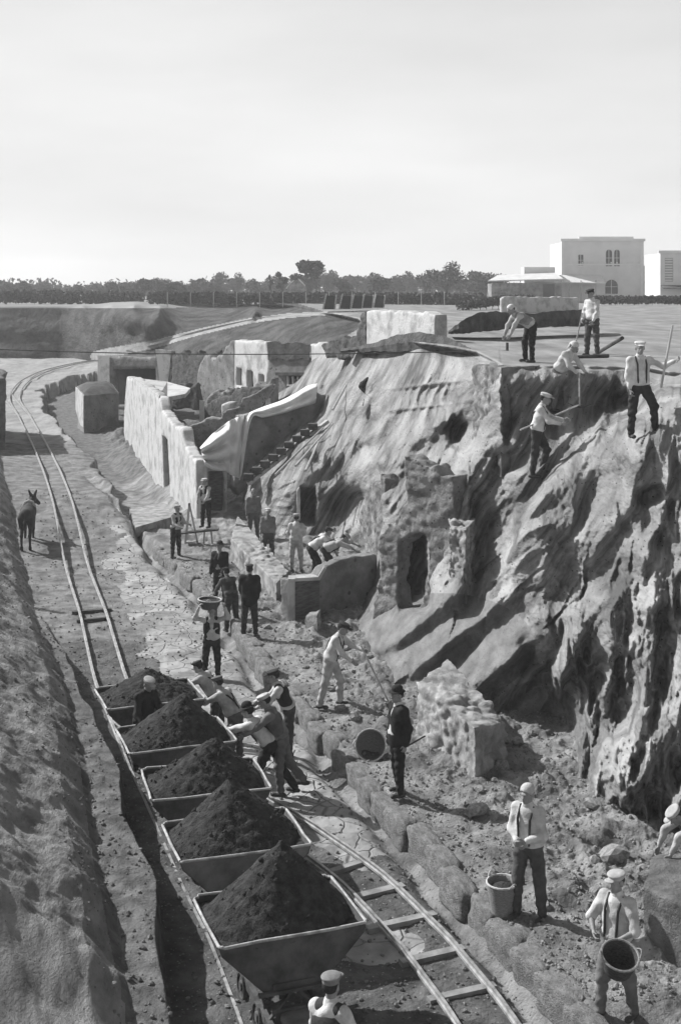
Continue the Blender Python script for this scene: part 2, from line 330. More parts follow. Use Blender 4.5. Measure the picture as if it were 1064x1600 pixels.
def wfull(px, py, detail=True):
    w = wbase(px, py)
    zp = np.interp(px, [-900, 420, 700, 800, 1000, 2100], [7.0, 6.9, 6.8, 6.72, 6.72, 6.72]) + .12 * smst((520 - py) / 40)
    lip = np.interp(px, [-900, 300, 460, 560, 600, 745, 786, 1000, 1045, 2100], [470, 472, 478, 500, 528, 552, 572, 574, 584, 584])
    mp_ = smst((lip + 3 - py) / 7); w = w * (1 - mp_) + (py - HY) / (F * (HC - zp)) * mp_
    we = np.interp(py, [400, 466, 478, 480, 520, 560, 600, 700, 1400], [1 / 4000., 11 / 3400., 1 / 147., 1 / 146.5, 1 / 144., 1 / 142., 1 / 141., 1 / 140., 1 / 140.])
    me_ = smst((262 - px) / 170); w = w * (1 - me_) + we * me_
    d = 1 / np.maximum(w, 1 / 4000.)
    px0, py0 = px, py; wx = 5 * noise3(px * .022, py * .03, 0 * px) + 2.2 * noise3(px * .09, py * .11, 0 * px + 4); wy = 4 * noise3(px * .03, py * .03, 0 * px + 9); px = px + wx; py = py + wy
    for line, amp, decay, soft in STEPS:
        if not amp: continue
        s, a = sdist(line, px, py); e = np.sin(np.pi * np.clip(a * .96 + .02, 0, 1)) ** .5
        d = d + amp * e * np.where(s > 0, 1, 0) * smst(s / soft) * np.exp(-np.maximum(s, 0) / decay)
    for line, amp, wr, wl in RIDGES:
        s, a = sdist(line, px, py); e = np.sin(np.pi * np.clip(a * .94 + .03, 0, 1)) ** .5
        d = d - amp * e * np.where(s > 0, np.exp(-(np.abs(s) / wr) ** 2 * .8), np.exp(-(np.abs(s) / wl) ** 1.5))
    # bowl scooped under the slope
    d = d + .5 * np.exp(-(((px - 862) / 48) ** 2 + ((py - 1120) / 45) ** 2) ** 1.5)
    # dark recesses
    for cx_, cy_, rx, ry, am in ((722, 676, 22, 26, 1.9), (745, 830, 26, 60, 1.0), (780, 800, 24, 60, .9), (800, 722, 26, 18, .7), (1020, 775, 26, 16, .7), (545, 790, 34, 26, .9), (822, 1030, 14, 30, .5), (480, 735, 40, 26, .7), (560, 660, 34, 16, .8)):
        d = d + am * np.exp(-(((px - cx_) / rx) ** 2 + ((py - cy_) / ry) ** 2) ** 1.6)
    d = d + 2.6 * np.exp(-((px - 646 - (py - 890) * .02) / 24) ** 8 - ((py - 893) / 58) ** 8) * smst((py - 840 + np.abs(px - 648) * .35) / 5)
    d = d + 1.6 * np.exp(-(((px - 480) / 12) ** 6 + ((py - 790) / 26) ** 6))
    px, py = px0, py0
    if detail:
        X = (px - CX) / F * d; Z = HC - (py - HY) / F * d
        hill = smst((px - 420) / 90) * smst((py - 575) / 25) * smst((px - 500 + (py - 560) * 2) / 60)
        plain = 1 - hill
        an = R(30) * smst((960 - px) / 160) + R(4)        # rills run down and to the left, steeper on the right
        gx = (px - CX) / F * 30; gz = -(py - HY) / F * 30     # rills radiate down the slope
        s = gx * np.cos(an) - gz * np.sin(an) + .12 * fbm(gx * .6, gz * .6, 0 * gx, 3); l = gx * np.sin(an) + gz * np.cos(an)
        am1 = .6 + 1.1 * np.clip(.5 + 1.2 * noise3(gx * .35, gz * .35, 0 * gx + 31), 0, 1); am2 = .55 + 1.2 * np.clip(.5 + 1.4 * noise3(gx * .6 + 5, gz * .5, 0 * gx + 17), 0, 1)
        rill = 1 - np.abs(noise3(s * 1.0, l * .30 + 3, 0 * s)) * 2.1; rill = .5 + (rill - .5) * am1
        rill2 = 1 - np.abs(noise3(s * 3.4, l * .9, 0 * s + 8)) * 2.0; rill2 = .5 + (rill2 - .5) * am2
        rill3 = noise3(s * 8, l * 2.0, 0 * s + 3) + .8 * noise3(s * 15, l * 5, 0 * s)
        w1_, w2_ = worley(s * 2.2, l * 1.2, None, True); w3_ = worley(s * 6, l * 4.2)
        chunk = smst((w2_ - w1_) / .25) * (.4 + .6 * noise3(gx * 2, gz * 2, 0 * gx)) ; peb = .5 - w3_
        bl = np.maximum(0, fbm(s * .9, l * .45, d * .3 + 5, 2)) ** 1.5
        cl = fbm(X * 1.3, d * .5, Z * 1.1, 5, .55); fi = fbm(X * 6, d * 1.8, Z * 5, 3, .6)
        cr1 = 1 - 2.4 * np.abs(noise3(X * 9, d * 2.7, Z * 8)); cr2 = 1 - 2.4 * np.abs(noise3(X * 19, d * 5, Z * 17))
        smooth_fan = np.exp(-(((px - 690) / 150) ** 2 + ((py - 1010) / 75) ** 2) ** 2) + np.exp(-(((px - 850) / 55) ** 2 + ((py - 1130) / 55) ** 2) ** 2) * 1.0
        sm = np.exp(-(((px - 672) / 76) ** 2 + ((py - 626) / 50) ** 2) ** 2); hill = hill * (1 - .75 * sm)
        k = hill * (1 - .8 * np.clip(smooth_fan, 0, 1))
        rough = smst((px - 820) / 120) * smst((py - 850) / 120) * .35 + .55
        d = d - k * rough * (.34 * (rill - .5) + .30 * (rill2 - .5) + .13 * rill3 + .12 * cl + .07 * fi + .035 * cr1 + .018 * cr2 + (.16 * chunk * am1 + .10 * peb * am2) * (1 - .65 * smst((px - 800) / 100))) + k * 1.1 * bl
        # spade marks high on the left of the slope: short upright grooves in tiers
        row = np.floor((py + .12 * px) / 34.)
        gr = np.abs(np.sin((px + .35 * py + 5 * noise3(px * .03, py * .03, 0 * px)) * math.pi / 12.5 + row * 1.3))
        ter = ((py + .12 * px) / 34.) % 1
        d = d + sm * (.22 * (gr - .5) * smst(ter / .2) * smst((1 - ter) / .15) + .34 * (1 - ter) * smst(ter / .2) + .05 * cl)
        d = d + plain * .25 * fbm(px * .02, py * .05, 0 * X, 3) * smst((py - 484) / 20) * smst((600 - px) / 100)
    return 1 / d

XS = np.concatenate([np.linspace(-900, -20, 60, endpoint=False), np.arange(-20, 1090, 1.6), np.linspace(1090, 2100, 60)])
def grid_mesh(name, X, Y, Z, keep, m, label=None, smooth=True):
    nr, nc = X.shape; idx = np.arange(nr * nc).reshape(nr, nc)
    q = np.stack([idx[:-1, :-1], idx[:-1, 1:], idx[1:, 1:], idx[1:, :-1]], -1)[keep]
    used = np.unique(q); rem = np.full(nr * nc, -1); rem[used] = np.arange(len(used)); q = rem[q]
    co = np.stack([X.ravel()[used], Y.ravel()[used], Z.ravel()[used]], 1).astype(np.float32)
    me = bpy.data.meshes.new(name); me.vertices.add(len(co)); me.vertices.foreach_set('co', co.ravel())
    me.loops.add(q.size); me.loops.foreach_set('vertex_index', q.ravel().astype(np.int32)); me.polygons.add(len(q))
    me.polygons.foreach_set('loop_start', np.arange(0, q.size, 4, dtype=np.int32)); me.polygons.foreach_set('use_smooth', np.ones(len(q), dtype=bool))
    me.update(); me.validate(); me.materials.append(m); o = bpy.data.objects.new(name, me); COL.objects.link(o)
    o['kind'] = 'structure'
    if label: o['label'] = label
    return o

# --- materials of the ground
M_path = mat('packed_ground', .09, .25, 2, .9, 22, bdist=.035, spots=(14, .12, .12))
M_dirt = mat('spilled_soil', .05, .15, 2.2, 1, 20, bdist=.04, spots=(12, .12, .26))
M_foot = mat('footway_rubble', .10, .31, 1.6, 1, 22, bdist=.05, spots=(13, .13, .09))
M_bank = mat('bank_tuff', .12, .29, 2.2, 1, 16, bdist=.05, stretch=(1.6, .6, 1), spots=(10, .1, .07))
M_bench = mat('bench_soil', .07, .18, 3, 1, 20, bdist=.04)
M_hill = mat('volcanic_tuff', .09, .36, 3.2, 1, 14, bdist=.06, spots=(9, .10, .06), streak=(30, (6, .8, .6)), contrast=(.36, .66), stretch=(1, .3, 1))
M_plain = mat('field_soil', .14, .28, .9, .8, 5, bdist=.05, stretch=(1, .3, 1))
M_bed = mat('railway_bed', .20, .34, 1.5, .8, 12, bdist=.04, stretch=(1, .4, 1))
M_grass = mat('grassy_bank', .025, .09, .55, 1, 2.5, bdist=.4, contrast=(.4, .6), stretch=(1, .3, 1))
M_fan = mat('loose_lapilli', .12, .22, 3, .9, 26, bdist=.03, stretch=(1, .5, 1), spots=(22, .12, .06))
M_far = mat('far_field', .16, .28, .05, 0)

def paving_mat():
    m = bpy.data.materials.new('basalt_paving'); m.use_nodes = True; n = m.node_tree; N = n.nodes; LK = n.links.new; b = N['Principled BSDF']; b.inputs['Roughness'].default_value = .7
    t = N.new('ShaderNodeTexCoord'); nz = N.new('ShaderNodeTexNoise'); nz.inputs['Scale'].default_value = 1.5; LK(t.outputs['Object'], nz.inputs['Vector'])
    mm = N.new('ShaderNodeVectorMath'); mm.operation = 'MULTIPLY_ADD'; LK(nz.outputs['Color'], mm.inputs[0]); mm.inputs[1].default_value = (.25, .25, 0); LK(t.outputs['Object'], mm.inputs[2])
    mp_ = N.new('ShaderNodeMapping'); mp_.inputs['Scale'].default_value = (1, 1, 0); LK(mm.outputs[0], mp_.inputs[0])
    v = N.new('ShaderNodeTexVoronoi'); v.feature = 'DISTANCE_TO_EDGE'; v.inputs['Scale'].default_value = 2.0; LK(mp_.outputs[0], v.inputs['Vector'])
    v2 = N.new('ShaderNodeTexVoronoi'); v2.inputs['Scale'].default_value = 2.0; LK(mp_.outputs[0], v2.inputs['Vector'])
    r = N.new('ShaderNodeMapRange'); r.inputs['From Min'].default_value = .006; r.inputs['From Max'].default_value = .035; LK(v.outputs['Distance'], r.inputs[0])
    sp = N.new('ShaderNodeRGBToBW'); LK(v2.outputs['Color'], sp.inputs[0]); r2 = N.new('ShaderNodeMapRange'); r2.inputs['To Min'].default_value = .20; r2.inputs['To Max'].default_value = .38; LK(sp.outputs[0], r2.inputs[0])
    d = N.new('ShaderNodeTexNoise'); d.inputs['Scale'].default_value = 1.1; d.inputs['Detail'].default_value = 8; LK(t.outputs['Object'], d.inputs['Vector'])
    dr = N.new('ShaderNodeMapRange'); dr.inputs['From Min'].default_value = .47; dr.inputs['From Max'].default_value = .60; LK(d.outputs[0], dr.inputs[0])
    mx1 = N.new('ShaderNodeMix'); mx1.data_type = 'FLOAT'; LK(r.outputs[0], mx1.inputs[0]); mx1.inputs[2].default_value = .12; LK(r2.outputs[0], mx1.inputs[3])
    mx2 = N.new('ShaderNodeMix'); mx2.data_type = 'FLOAT'; LK(dr.outputs[0], mx2.inputs[0]); LK(mx1.outputs[0], mx2.inputs[2]); mx2.inputs[3].default_value = .16; LK(mx2.outputs[0], b.inputs['Base Color'])
    f = N.new('ShaderNodeTexNoise'); f.inputs['Scale'].default_value = 16; f.inputs['Detail'].default_value = 6; LK(t.outputs['Object'], f.inputs['Vector'])
    ad = N.new('ShaderNodeMath'); ad.operation = 'MULTIPLY_ADD'; LK(f.outputs[0], ad.inputs[0]); ad.inputs[1].default_value = .5; LK(r.outputs[0], ad.inputs[2])
    bp = N.new('ShaderNodeBump'); bp.inputs['Distance'].default_value = .03; bp.inputs['Strength'].default_value = .7; LK(ad.outputs[0], bp.inputs['Height']); LK(bp.outputs[0], b.inputs['Normal'])
    return m
M_pave = paving_mat()

# --- floor of the dig, laid out in rows that grow with distance
PY = np.concatenate([np.linspace(2500, 1640, 30, endpoint=False), np.arange(1640, 556, -1.5)])
D = F * HC / (PY - HY); GX, GD = np.meshgrid(XS, D); FX = (GX - CX) / F * GD; FY = GD
FZ = zfloor(FX.ravel(), FY.ravel()).reshape(FX.shape)
cx_ = (FX[:-1, :-1] + FX[1:, 1:]) / 2; cy_ = (FY[:-1, :-1] + FY[1:, 1:]) / 2
k_t = cx_ - kerbX(cy_); b_t = benchX(cy_) - cx_; f_t = np.where(cy_ < 52, footX(cy_), footX(52.) + (cy_ - 52) * -.272) - cx_
is_bank = f_t > .1; is_bench = (~is_bank) & (b_t > 0) & (cy_ < 32)
is_side = (k_t > -.28) & (cy_ < 60)
paveL = np.interp(cy_, [10, 15, 19, 21.5, 26, 33, 40, 46], [-.9, -.6, .6, 1.2, -3.2, -5.0, -6.2, -7.0])
paveL = kerbX(cy_) - np.interp(cy_, [11, 17, 20, 22, 26, 34, 40, 44], [2.6, 1.9, 1.5, 1.9, 2.4, 2.2, 1.6, .3])
nzp = noise3((cx_ * 1.3).ravel(), (cy_ * 1.3).ravel(), 0 * cx_.ravel()).reshape(cx_.shape)
is_pave = (~is_side) & (cx_ > paveL + .5 * nzp) & (cy_ < 46) & (cy_ > 18.6 + nzp * 1.2 + (kerbX(cy_) - cx_) * .3)
is_pave |= (~is_side) & (((cx_ - .35) / .75) ** 2 + ((cy_ - 16.5) / .5) ** 2 + nzp * .5 < 1)
is_dark = (~is_side) & (~is_pave) & (cy_ + nzp < 31)
spoil = (~is_side) & (cx_ > road_edge(cy_) + .1) & (cy_ > 45) & ~is_dark
is_side &= ~spoil
bed = (cy_ > 62) & (~spoil) & (~is_side)
is_rest = ~(bed | spoil | is_bank | is_bench | is_side | is_pave | is_dark)
grid_mesh('left_bank', FX, FY, FZ, is_bank, M_bank, 'tall rough earth bank along the left of the cutting')
grid_mesh('earth_bench', FX, FY, FZ, is_bench, M_bench, 'raised earth bench left of the loaded wagons')
grid_mesh('footway', FX, FY, FZ, is_side & ~is_bank, M_foot, 'broken rubble footway right of the paved street')
grid_mesh('street_paving', FX, FY, FZ, is_pave & ~is_bank & ~is_bench, M_pave, 'pale worn stone paving of the uncovered street')
grid_mesh('dark_ground', FX, FY, FZ, is_dark & ~is_bank & ~is_bench, M_dirt, 'darker spilled soil around the loaded wagons')
grid_mesh('spoil_ground', FX, FY, FZ, spoil & ~is_bank & ~is_pave, M_bench, 'dark uneven spoil between the railway bed and the long white front')
grid_mesh('railway_bed', FX, FY, FZ, bed & ~is_bank & ~is_pave, M_bed, 'pale beaten bed under the sweeping bend of the railway')
grid_mesh('ground', FX, FY, FZ, is_rest, M_path, 'trodden earth around the light railway')

# --- hill, plain and embankment
PYH = np.concatenate([[455.6, 456.2, 457, 458, 459.2], np.arange(460.5, 1345, 1.5)])
HXg, HYg = np.meshgrid(XS, PYH); W = wfull(HXg.ravel(), HYg.ravel()).reshape(HXg.shape)
W = np.maximum(W, 1 / 620.)
HD = 1 / W; SX = (HXg - CX) / F * HD; SZ = HC - (HYg - HY) / F * HD
cpx = (HXg[:-1, :-1] + HXg[1:, 1:]) / 2; cpy = (HYg[:-1, :-1] + HYg[1:, 1:]) / 2; cz = (SZ[:-1, :-1] + SZ[1:, 1:]) / 2; cd = (HD[:-1, :-1] + HD[1:, 1:]) / 2
jit = 5 * noise3(cpx.ravel() * .06, cpy.ravel() * .06, 0 * cpx.ravel()).reshape(cpx.shape)
top_line = np.interp(cpx, [-900, 420, 520, 560, 640, 745, 786, 1000, 1040, 2100], [478, 490, 500, 540, 519, 560, 576, 580, 600, 600])
r_far = cpy < np.interp(cpx, [-900, 250, 420, 2100], [478, 482, 474, 470])
r_grass = (~r_far) & (cpx + jit < np.interp(cpy, [470, 505, 545, 560, 640], [450, 570, 520, 420, 330])) & (cpy < 640)
r_plain = (~r_far) & (~r_grass) & (cpy < top_line)
fan = (np.exp(-(((cpx - 690) / 150) ** 2 + ((cpy - 1010) / 85) ** 2) ** 2) > .4) | (np.exp(-(((cpx - 855) / 60) ** 2 + ((cpy - 1130) / 60) ** 2)) > .4)
r_fan = fan & ~(r_far | r_grass | r_plain)
RAMP = [(150, 557), (168, 552), (240, 538), (310, 519), (390, 501), (450, 493), (520, 489), (600, 487)]
sr, _ = sdist(RAMP, cpx.ravel(), cpy.ravel()); r_path = (np.abs(sr).reshape(cpx.shape) < np.interp(cpx, [150, 300, 520], [8, 5, 3])) & (cpx < 560) & ~r_far
r_grass &= ~r_path; r_plain &= ~r_path
r_slope = ~(r_path | r_far | r_grass | r_plain | r_fan)
grid_mesh('far_plain', SX, HD, SZ, r_far, M_far, 'flat plain running out to the horizon')
grid_mesh('embankment', SX, HD, SZ, r_grass, M_grass, 'dark grassy embankment behind the curve of the railway')
grid_mesh('ramp_path', SX, HD, SZ, r_path, M_bed, 'pale beaten ramp climbing to the plain behind the ruins')
grid_mesh('plateau', SX, HD, SZ, r_plain, M_plain, 'level unexcavated ground above the dig')
grid_mesh('soil_fans', SX, HD, SZ, r_fan, M_fan, 'smooth ridges of loose soil at the foot of the slope')
grid_mesh('excavated_slope', SX, HD, SZ, r_slope, M_hill, 'steep cut slope of volcanic ash with rills')

def ground(px, py):
    """distance of the visible ground behind a pixel"""
    a = np.array([float(px)]); b = np.array([float(py)])
    dh = float(1 / wfull(a, b)[0])
    ds = F * HC / (py - HY) * np.linspace(.55, 1.06, 600); zr = HC - (py - HY) / F * ds
    zf_ = zfloor((px - CX) / F * ds, ds.copy()); hit = np.nonzero(zf_ >= zr)[0]
    df = ds[hit[0]] if len(hit) else 1e9
    return min(dh, df)
def G(px, py, lift=0): 
    v = P(px, py, ground(px, py)); v.z += lift; return v
def zground(x, y):
    return float(zfloor(np.array([x]), np.array([y]))[0])
# ================================================================ PEOPLE
def surface_nets(f, lo, hi, h):
    """mesh of the zero level of a distance function"""
    n = [int(math.ceil((hi[i] - lo[i]) / h)) + 2 for i in range(3)]
    ax = [lo[i] + h * np.arange(n[i]) for i in range(3)]
    x, y, z = np.meshgrid(*ax, indexing='ij'); v = f(np.stack([x, y, z], -1)); s = v < 0
    cs = s[:-1, :-1, :-1].astype(int)
    for dx in (0, 1):
        for dy in (0, 1):
            for dz in (0, 1):
                if dx + dy + dz: cs = cs + s[dx:n[0] - 1 + dx, dy:n[1] - 1 + dy, dz:n[2] - 1 + dz]
    act = (cs > 0) & (cs < 8); ids = np.full(act.shape, -1); ci = np.argwhere(act); ids[act] = np.arange(len(ci))
    if len(ci) == 0: return np.zeros((0, 3)), np.zeros((0, 4), int)
    sm = np.zeros((len(ci), 3)); ct = np.zeros(len(ci))
    offs = [(a, b, c_) for a in (0, 1) for b in (0, 1) for c_ in (0, 1)]
    for o in offs:
        for a in range(3):
            if o[a]: continue
            p = list(o); p[a] = 1
            va = v[ci[:, 0] + o[0], ci[:, 1] + o[1], ci[:, 2] + o[2]]; vb = v[ci[:, 0] + p[0], ci[:, 1] + p[1], ci[:, 2] + p[2]]
            m = (va < 0) != (vb < 0); t = np.where(m, va / np.where(m, va - vb, 1), 0)
            q = np.array(o, float)[None].repeat(len(ci), 0); q[:, a] += t
            sm[m] += q[m]; ct[m] += 1
    co = (ci + sm / ct[:, None]) * h + np.array(lo)
    quads = []
    for a in range(3):
        b, c_ = (a + 1) % 3, (a + 2) % 3
        sl0 = [slice(1, -1)] * 3; sl0[a] = slice(0, -1); sl1 = list(sl0); sl1[a] = slice(1, None)
        s0 = s[tuple(sl0)]; s1 = s[tuple(sl1)]; e = np.argwhere(s0 != s1)
        if not len(e): continue
        sg = s0[tuple(e.T)]; base = e.copy(); base[:, b] += 1; base[:, c_] += 1
        def idx(db, dc):
            k = base.copy(); k[:, b] -= db; k[:, c_] -= dc; return ids[tuple(k.T)]
        q = np.stack([idx(0, 0), idx(1, 0), idx(1, 1), idx(0, 1)], 1); q[~sg] = q[~sg][:, ::-1]; quads.append(q)
    q = np.concatenate(quads); q = q[(q >= 0).all(1)]
    return co, q
def cap_sdf(p, a, b, ra, rb):
    a = np.array(a); b = np.array(b); ab = b - a; t = np.clip(((p - a) @ ab) / (ab @ ab + 1e-9), 0, 1)
    return np.linalg.norm(p - a - t[..., None] * ab, axis=-1) - (ra + (rb - ra) * t)
def ell_sdf(p, c, r, M=None):
    q = p - np.array(c)
    if M is not None: q = q @ np.array(M)
    k = np.linalg.norm(q / np.array(r), axis=-1); return (k - 1) * min(r)
def smin(a, b, k): h = np.clip(.5 + .5 * (b - a) / k, 0, 1); return b + (a - b) * h - k * h * (1 - h)
def union(fs, k):
    def f(p):
        r = None
        for g in fs: q = g(p); r = q if r is None else smin(r, q, k)
        return r
    return f
C_ = lambda a, b, ra, rb: (lambda p: cap_sdf(p, a, b, ra, rb))
E_ = lambda c, r, M=None: (lambda p: ell_sdf(p, c, r, M))

CLOTH = {}
def cloth(name, g, fine=.06):
    g = g * (.70 if g > .5 else 1)
    return mat('cloth_' + name, g * .66, g * 1.12, 6, .8, 26, rough=.95, bdist=.014)
SKIN = mat('skin', .2, .27, 10, .2, 80, rough=.6, spec=.3); SKIN_D = mat('skin_tanned', .11, .16, 10, .2, 80, rough=.6, spec=.3); HAIR = mat('hair', .02, .035, 30, .5, 90); EYE = mat('eye', .02, .02, 5, 0, rough=.2)
SHOE = mat('boot_leather', .035, .06, 20, .3, 50, rough=.6)

def V3(x, y, z): return np.array([x, y, z], float)
def person(label, px, py, H=1.7, yaw=0, lean=0, twist=0, side=0, head=(0, 0), LA=((0, 8), (10, 4)), RA=((0, 8), (10, 4)), LL=((0, 5), (0, 3)), RL=((0, 5), (0, 3)),
           shirt=.75, sleeves=1, trousers=.1, vest=None, coat=None, cap='cap', capc=.5, skin=None, shoe=SHOE, near=False, group=None, at=None, curlL=50, curlR=50, belly=0, brim=0, collar=None, apron=None):
    """yaw 0 looks at the camera, 90 looks right.  Limb angles are (swing forward, spread) of the upper and lower bone, 0 = hanging."""
    at = Vector(at) if at is not None else G(px, py)
    k = H / 1.75; skin = skin or SKIN; yw = R(yaw); Lh = .018 if not near else .013
    def dr(ang, sd): f, a = R(ang[0]), R(ang[1]); return V3(sd * math.sin(a), -math.sin(f) * math.cos(a), -math.cos(f) * math.cos(a))
    ls = Matrix.Rotation(R(side), 3, 'Y') @ Matrix.Rotation(R(lean), 3, 'X'); tw = Matrix.Rotation(R(twist), 3, 'Z')
    M = np.array(ls @ tw); ls_ = np.array(ls)
    pel = V3(0, 0, 0)
    def tp(x, y, z, m=M): return pel + m @ V3(x, y, z)
    bend = tp(0, .0, .16, ls_); chest = tp(0, .005, .36); neck0 = tp(0, .0, .50); 
    shL, shR = tp(.175, 0, .455), tp(-.175, 0, .455)
    hm = Matrix.Rotation(R(side * .5), 3, 'Y') @ Matrix.Rotation(R(head[1]), 3, 'Z') @ Matrix.Rotation(R(lean * .6 + head[0]), 3, 'X')
    Mh = np.array(hm); nt_ = neck0 + .5 * (M @ V3(0, 0, .07)) + .5 * (Mh @ V3(0, -.012, .07)); hc = nt_ + Mh @ V3(0, -.018, .105)
    J = {}
    for nme, sd, sh, A in (('L', 1, shL, LA), ('R', -1, shR, RA)):
        el = sh + dr(A[0], sd) * .285; wr = el + dr(A[1], sd) * .25; J['el' + nme] = el; J['wr' + nme] = wr; J['hd' + nme] = wr + dr(A[1], sd) * .09
    for nme, sd, A in (('L', 1, LL), ('R', -1, RL)):
        hp = V3(sd * .09, 0, -.02); kn = hp + dr(A[0], sd) * .43; an = kn + dr(A[1], sd) * .42; J['hp' + nme] = hp; J['kn' + nme] = kn; J['an' + nme] = an
    low = min(J['anL'][2], J['anR'][2]) - .075
    def limb_dir(a, b): d = b - a; return d / np.linalg.norm(d)
    parts = []
    lo = lambda pts, r: (np.min(pts, 0) - r, np.max(pts, 0) + r)
    def done(vf_list, name, m, parent, mats=None):
        V = []; Q = []; k0 = 0
        for co, q in vf_list: V.append(co); Q.append(q + k0); k0 += len(co)
        V = np.concatenate(V); Q = np.concatenate(Q); V = (V - V3(0, 0, low)) * k
        o = obj(name, V.tolist(), Q.tolist(), m, parent, True); return o
    b_ = .055 * belly
    torso = [E_(tp(0, .0, .0, ls_), (.15, .105, .12), M.copy()), C_(tp(-.06, 0, .05, ls_), tp(-.075, 0, .2), .095, .09), C_(tp(.06, 0, .05, ls_), tp(.075, 0, .2), .095, .09),
             E_(tp(0, -.01 - b_, .13), (.125 + b_ * .5, .10 + b_, .14), M.copy()), E_(tp(0, .0, .34), (.165, .115, .15), M.copy()), C_(shL + (chest - shL) * .12, shR + (chest - shR) * .12, .062, .062)]
    arms = {}
    for s_ in 'LR':
        sh = shL if s_ == 'L' else shR
        arms[s_] = [C_(sh, J['el' + s_], .054, .041), C_(J['el' + s_], J['wr' + s_], .041, .026)]
    legs = {}
    for s_ in 'LR':
        legs[s_] = [C_(J['hp' + s_], J['kn' + s_], .088, .054), C_(J['kn' + s_], J['an' + s_], .054, .034), C_(J['kn' + s_] + (J['an' + s_] - J['kn' + s_]) * .3 + V3(0, .02, 0), J['kn' + s_] + (J['an' + s_] - J['kn' + s_]) * .45 + V3(0, .015, 0), .046, .04)]
    neck = [C_(neck0 - M @ V3(0, 0, .04), nt_ + Mh @ V3(0, -.01, .04), .056, .052)]
    allp = np.array([J[q] for q in J] + [hc, neck0, pel, shL, shR]); l0, h0 = lo(allp, .2)
    body = [surface_nets(union(torso + arms['L'] + arms['R'] + legs['L'] + legs['R'] + neck, .028), l0, h0, .022)]
    # head with brow, sockets, nose, mouth, chin and ears
    hp_ = lambda x, y, z: hc + Mh @ V3(x, y, z)
    hf = union([E_(hp_(0, .018, .025), (.078, .098, .095), Mh), E_(hp_(0, -.028, -.045), (.056, .062, .075), Mh), C_(hp_(-.028, -.088, .018), hp_(.028, -.088, .018), .013, .013),
                C_(hp_(0, -.092, .008), hp_(0, -.112, -.028), .009, .015), C_(hp_(-.016, -.088, -.058), hp_(.016, -.088, -.058), .011, .011), E_(hp_(0, -.078, -.092), (.022, .018, .018), Mh),
                E_(hp_(.078, .012, -.01), (.012, .022, .032), Mh), E_(hp_(-.078, .012, -.01), (.012, .022, .032), Mh), C_(nt_ - Mh @ V3(0, 0, .03), hp_(0, .01, -.04), .054, .054)], .016)
    ft = union([E_(hp_(.031, -.098, .0), (.018, .014, .012), Mh), E_(hp_(-.031, -.098, .0), (.018, .014, .012), Mh), C_(hp_(-.02, -.106, -.062), hp_(.02, -.106, -.062), .004, .004)], .004)
    hfun = lambda p: -smin(-hf(p), ft(p), .008)
    body.append(surface_nets(hfun, hc - .17, hc + .16, .0085 if near else .012))
    # hands: palm, four unequal bent fingers, thumb
    for s_, sd, cu in (('L', 1, curlL), ('R', -1, curlR)):
        w = J['wr' + s_]; d = limb_dir(J['el' + s_], w); up = V3(sd, 0, 0)                 # back of the hand outward
        x = np.cross(d, up); 
        if np.linalg.norm(x) < .2: x = np.cross(d, V3(0, 0, 1))
        x /= np.linalg.norm(x); nrm = np.cross(x, d); nrm = nrm * (1 if nrm[0] * sd < 0 else -1)   # palm side looks inward
        fw = x * (1 if x[1] < 0 else -1)                                              # thumb side looks forward
        fs = [C_(w, w + d * .03, .025, .022)]; pe = w + d * .085
        for i, ln in enumerate((.072, .08, .074, .058)):
            off = fw * (.027 - .018 * i); kn = pe + off; a1 = R(cu * .6); a2 = R(cu * 1.5)
            d1 = d * math.cos(a1) + nrm * math.sin(a1); d2 = d * math.cos(a2) + nrm * math.sin(a2)
            m_ = kn + d1 * ln * .5; e_ = m_ + d2 * ln * .5
            fs += [C_(w + d * .02 + off * .5, kn, .014, .0115), C_(kn, m_, .0105, .0095), C_(m_, e_, .0095, .0075)]
        tb = w + d * .03 + fw * .022; tm = tb + (d * .55 + fw * .7 + nrm * .35) * .042; te = tm + (d * .85 + fw * .1 + nrm * .5) * .034
        fs += [C_(tb, tm, .014, .011), C_(tm, te, .0105, .009)]
        body.append(surface_nets(union(fs, .006), *lo(np.array([w, pe + d * .06, tm, pe + nrm * .06]), .06), .0075 if near else .010))
    root = empty('person', at, yw, label, 'person', group)
    bo = done(body, 'body', skin, root)
    seed = rng.uniform(0, 50)
    def fold(f, amp=.008, fr=14):
        return lambda p: f(p) + amp * (np.sin(p[..., 0] * fr + 3 * np.sin(p[..., 2] * fr * .7 + seed) + seed) * np.cos(p[..., 2] * fr * 1.1 + p[..., 1] * fr + seed)) + amp * .5 * np.sin(p[..., 2] * fr * 3.1 + 4 * np.sin(p[..., 0] * fr * .9) + seed * 2)
    # trousers, boots
    tl = [E_(tp(0, 0, -.005, ls_), (.165, .125, .13), M.copy())]
    for s_ in 'LR':
        a, b, c2 = J['hp' + s_], J['kn' + s_], J['an' + s_]; tl += [C_(a, b, .108, .078), C_(b, c2 - (c2 - b) * .06, .078, .062)]
    done([surface_nets(fold(union(tl, .04), .010, 16), l0, h0, Lh)], 'trousers', cloth('t%.2f' % trousers, trousers), root)
    sb = []
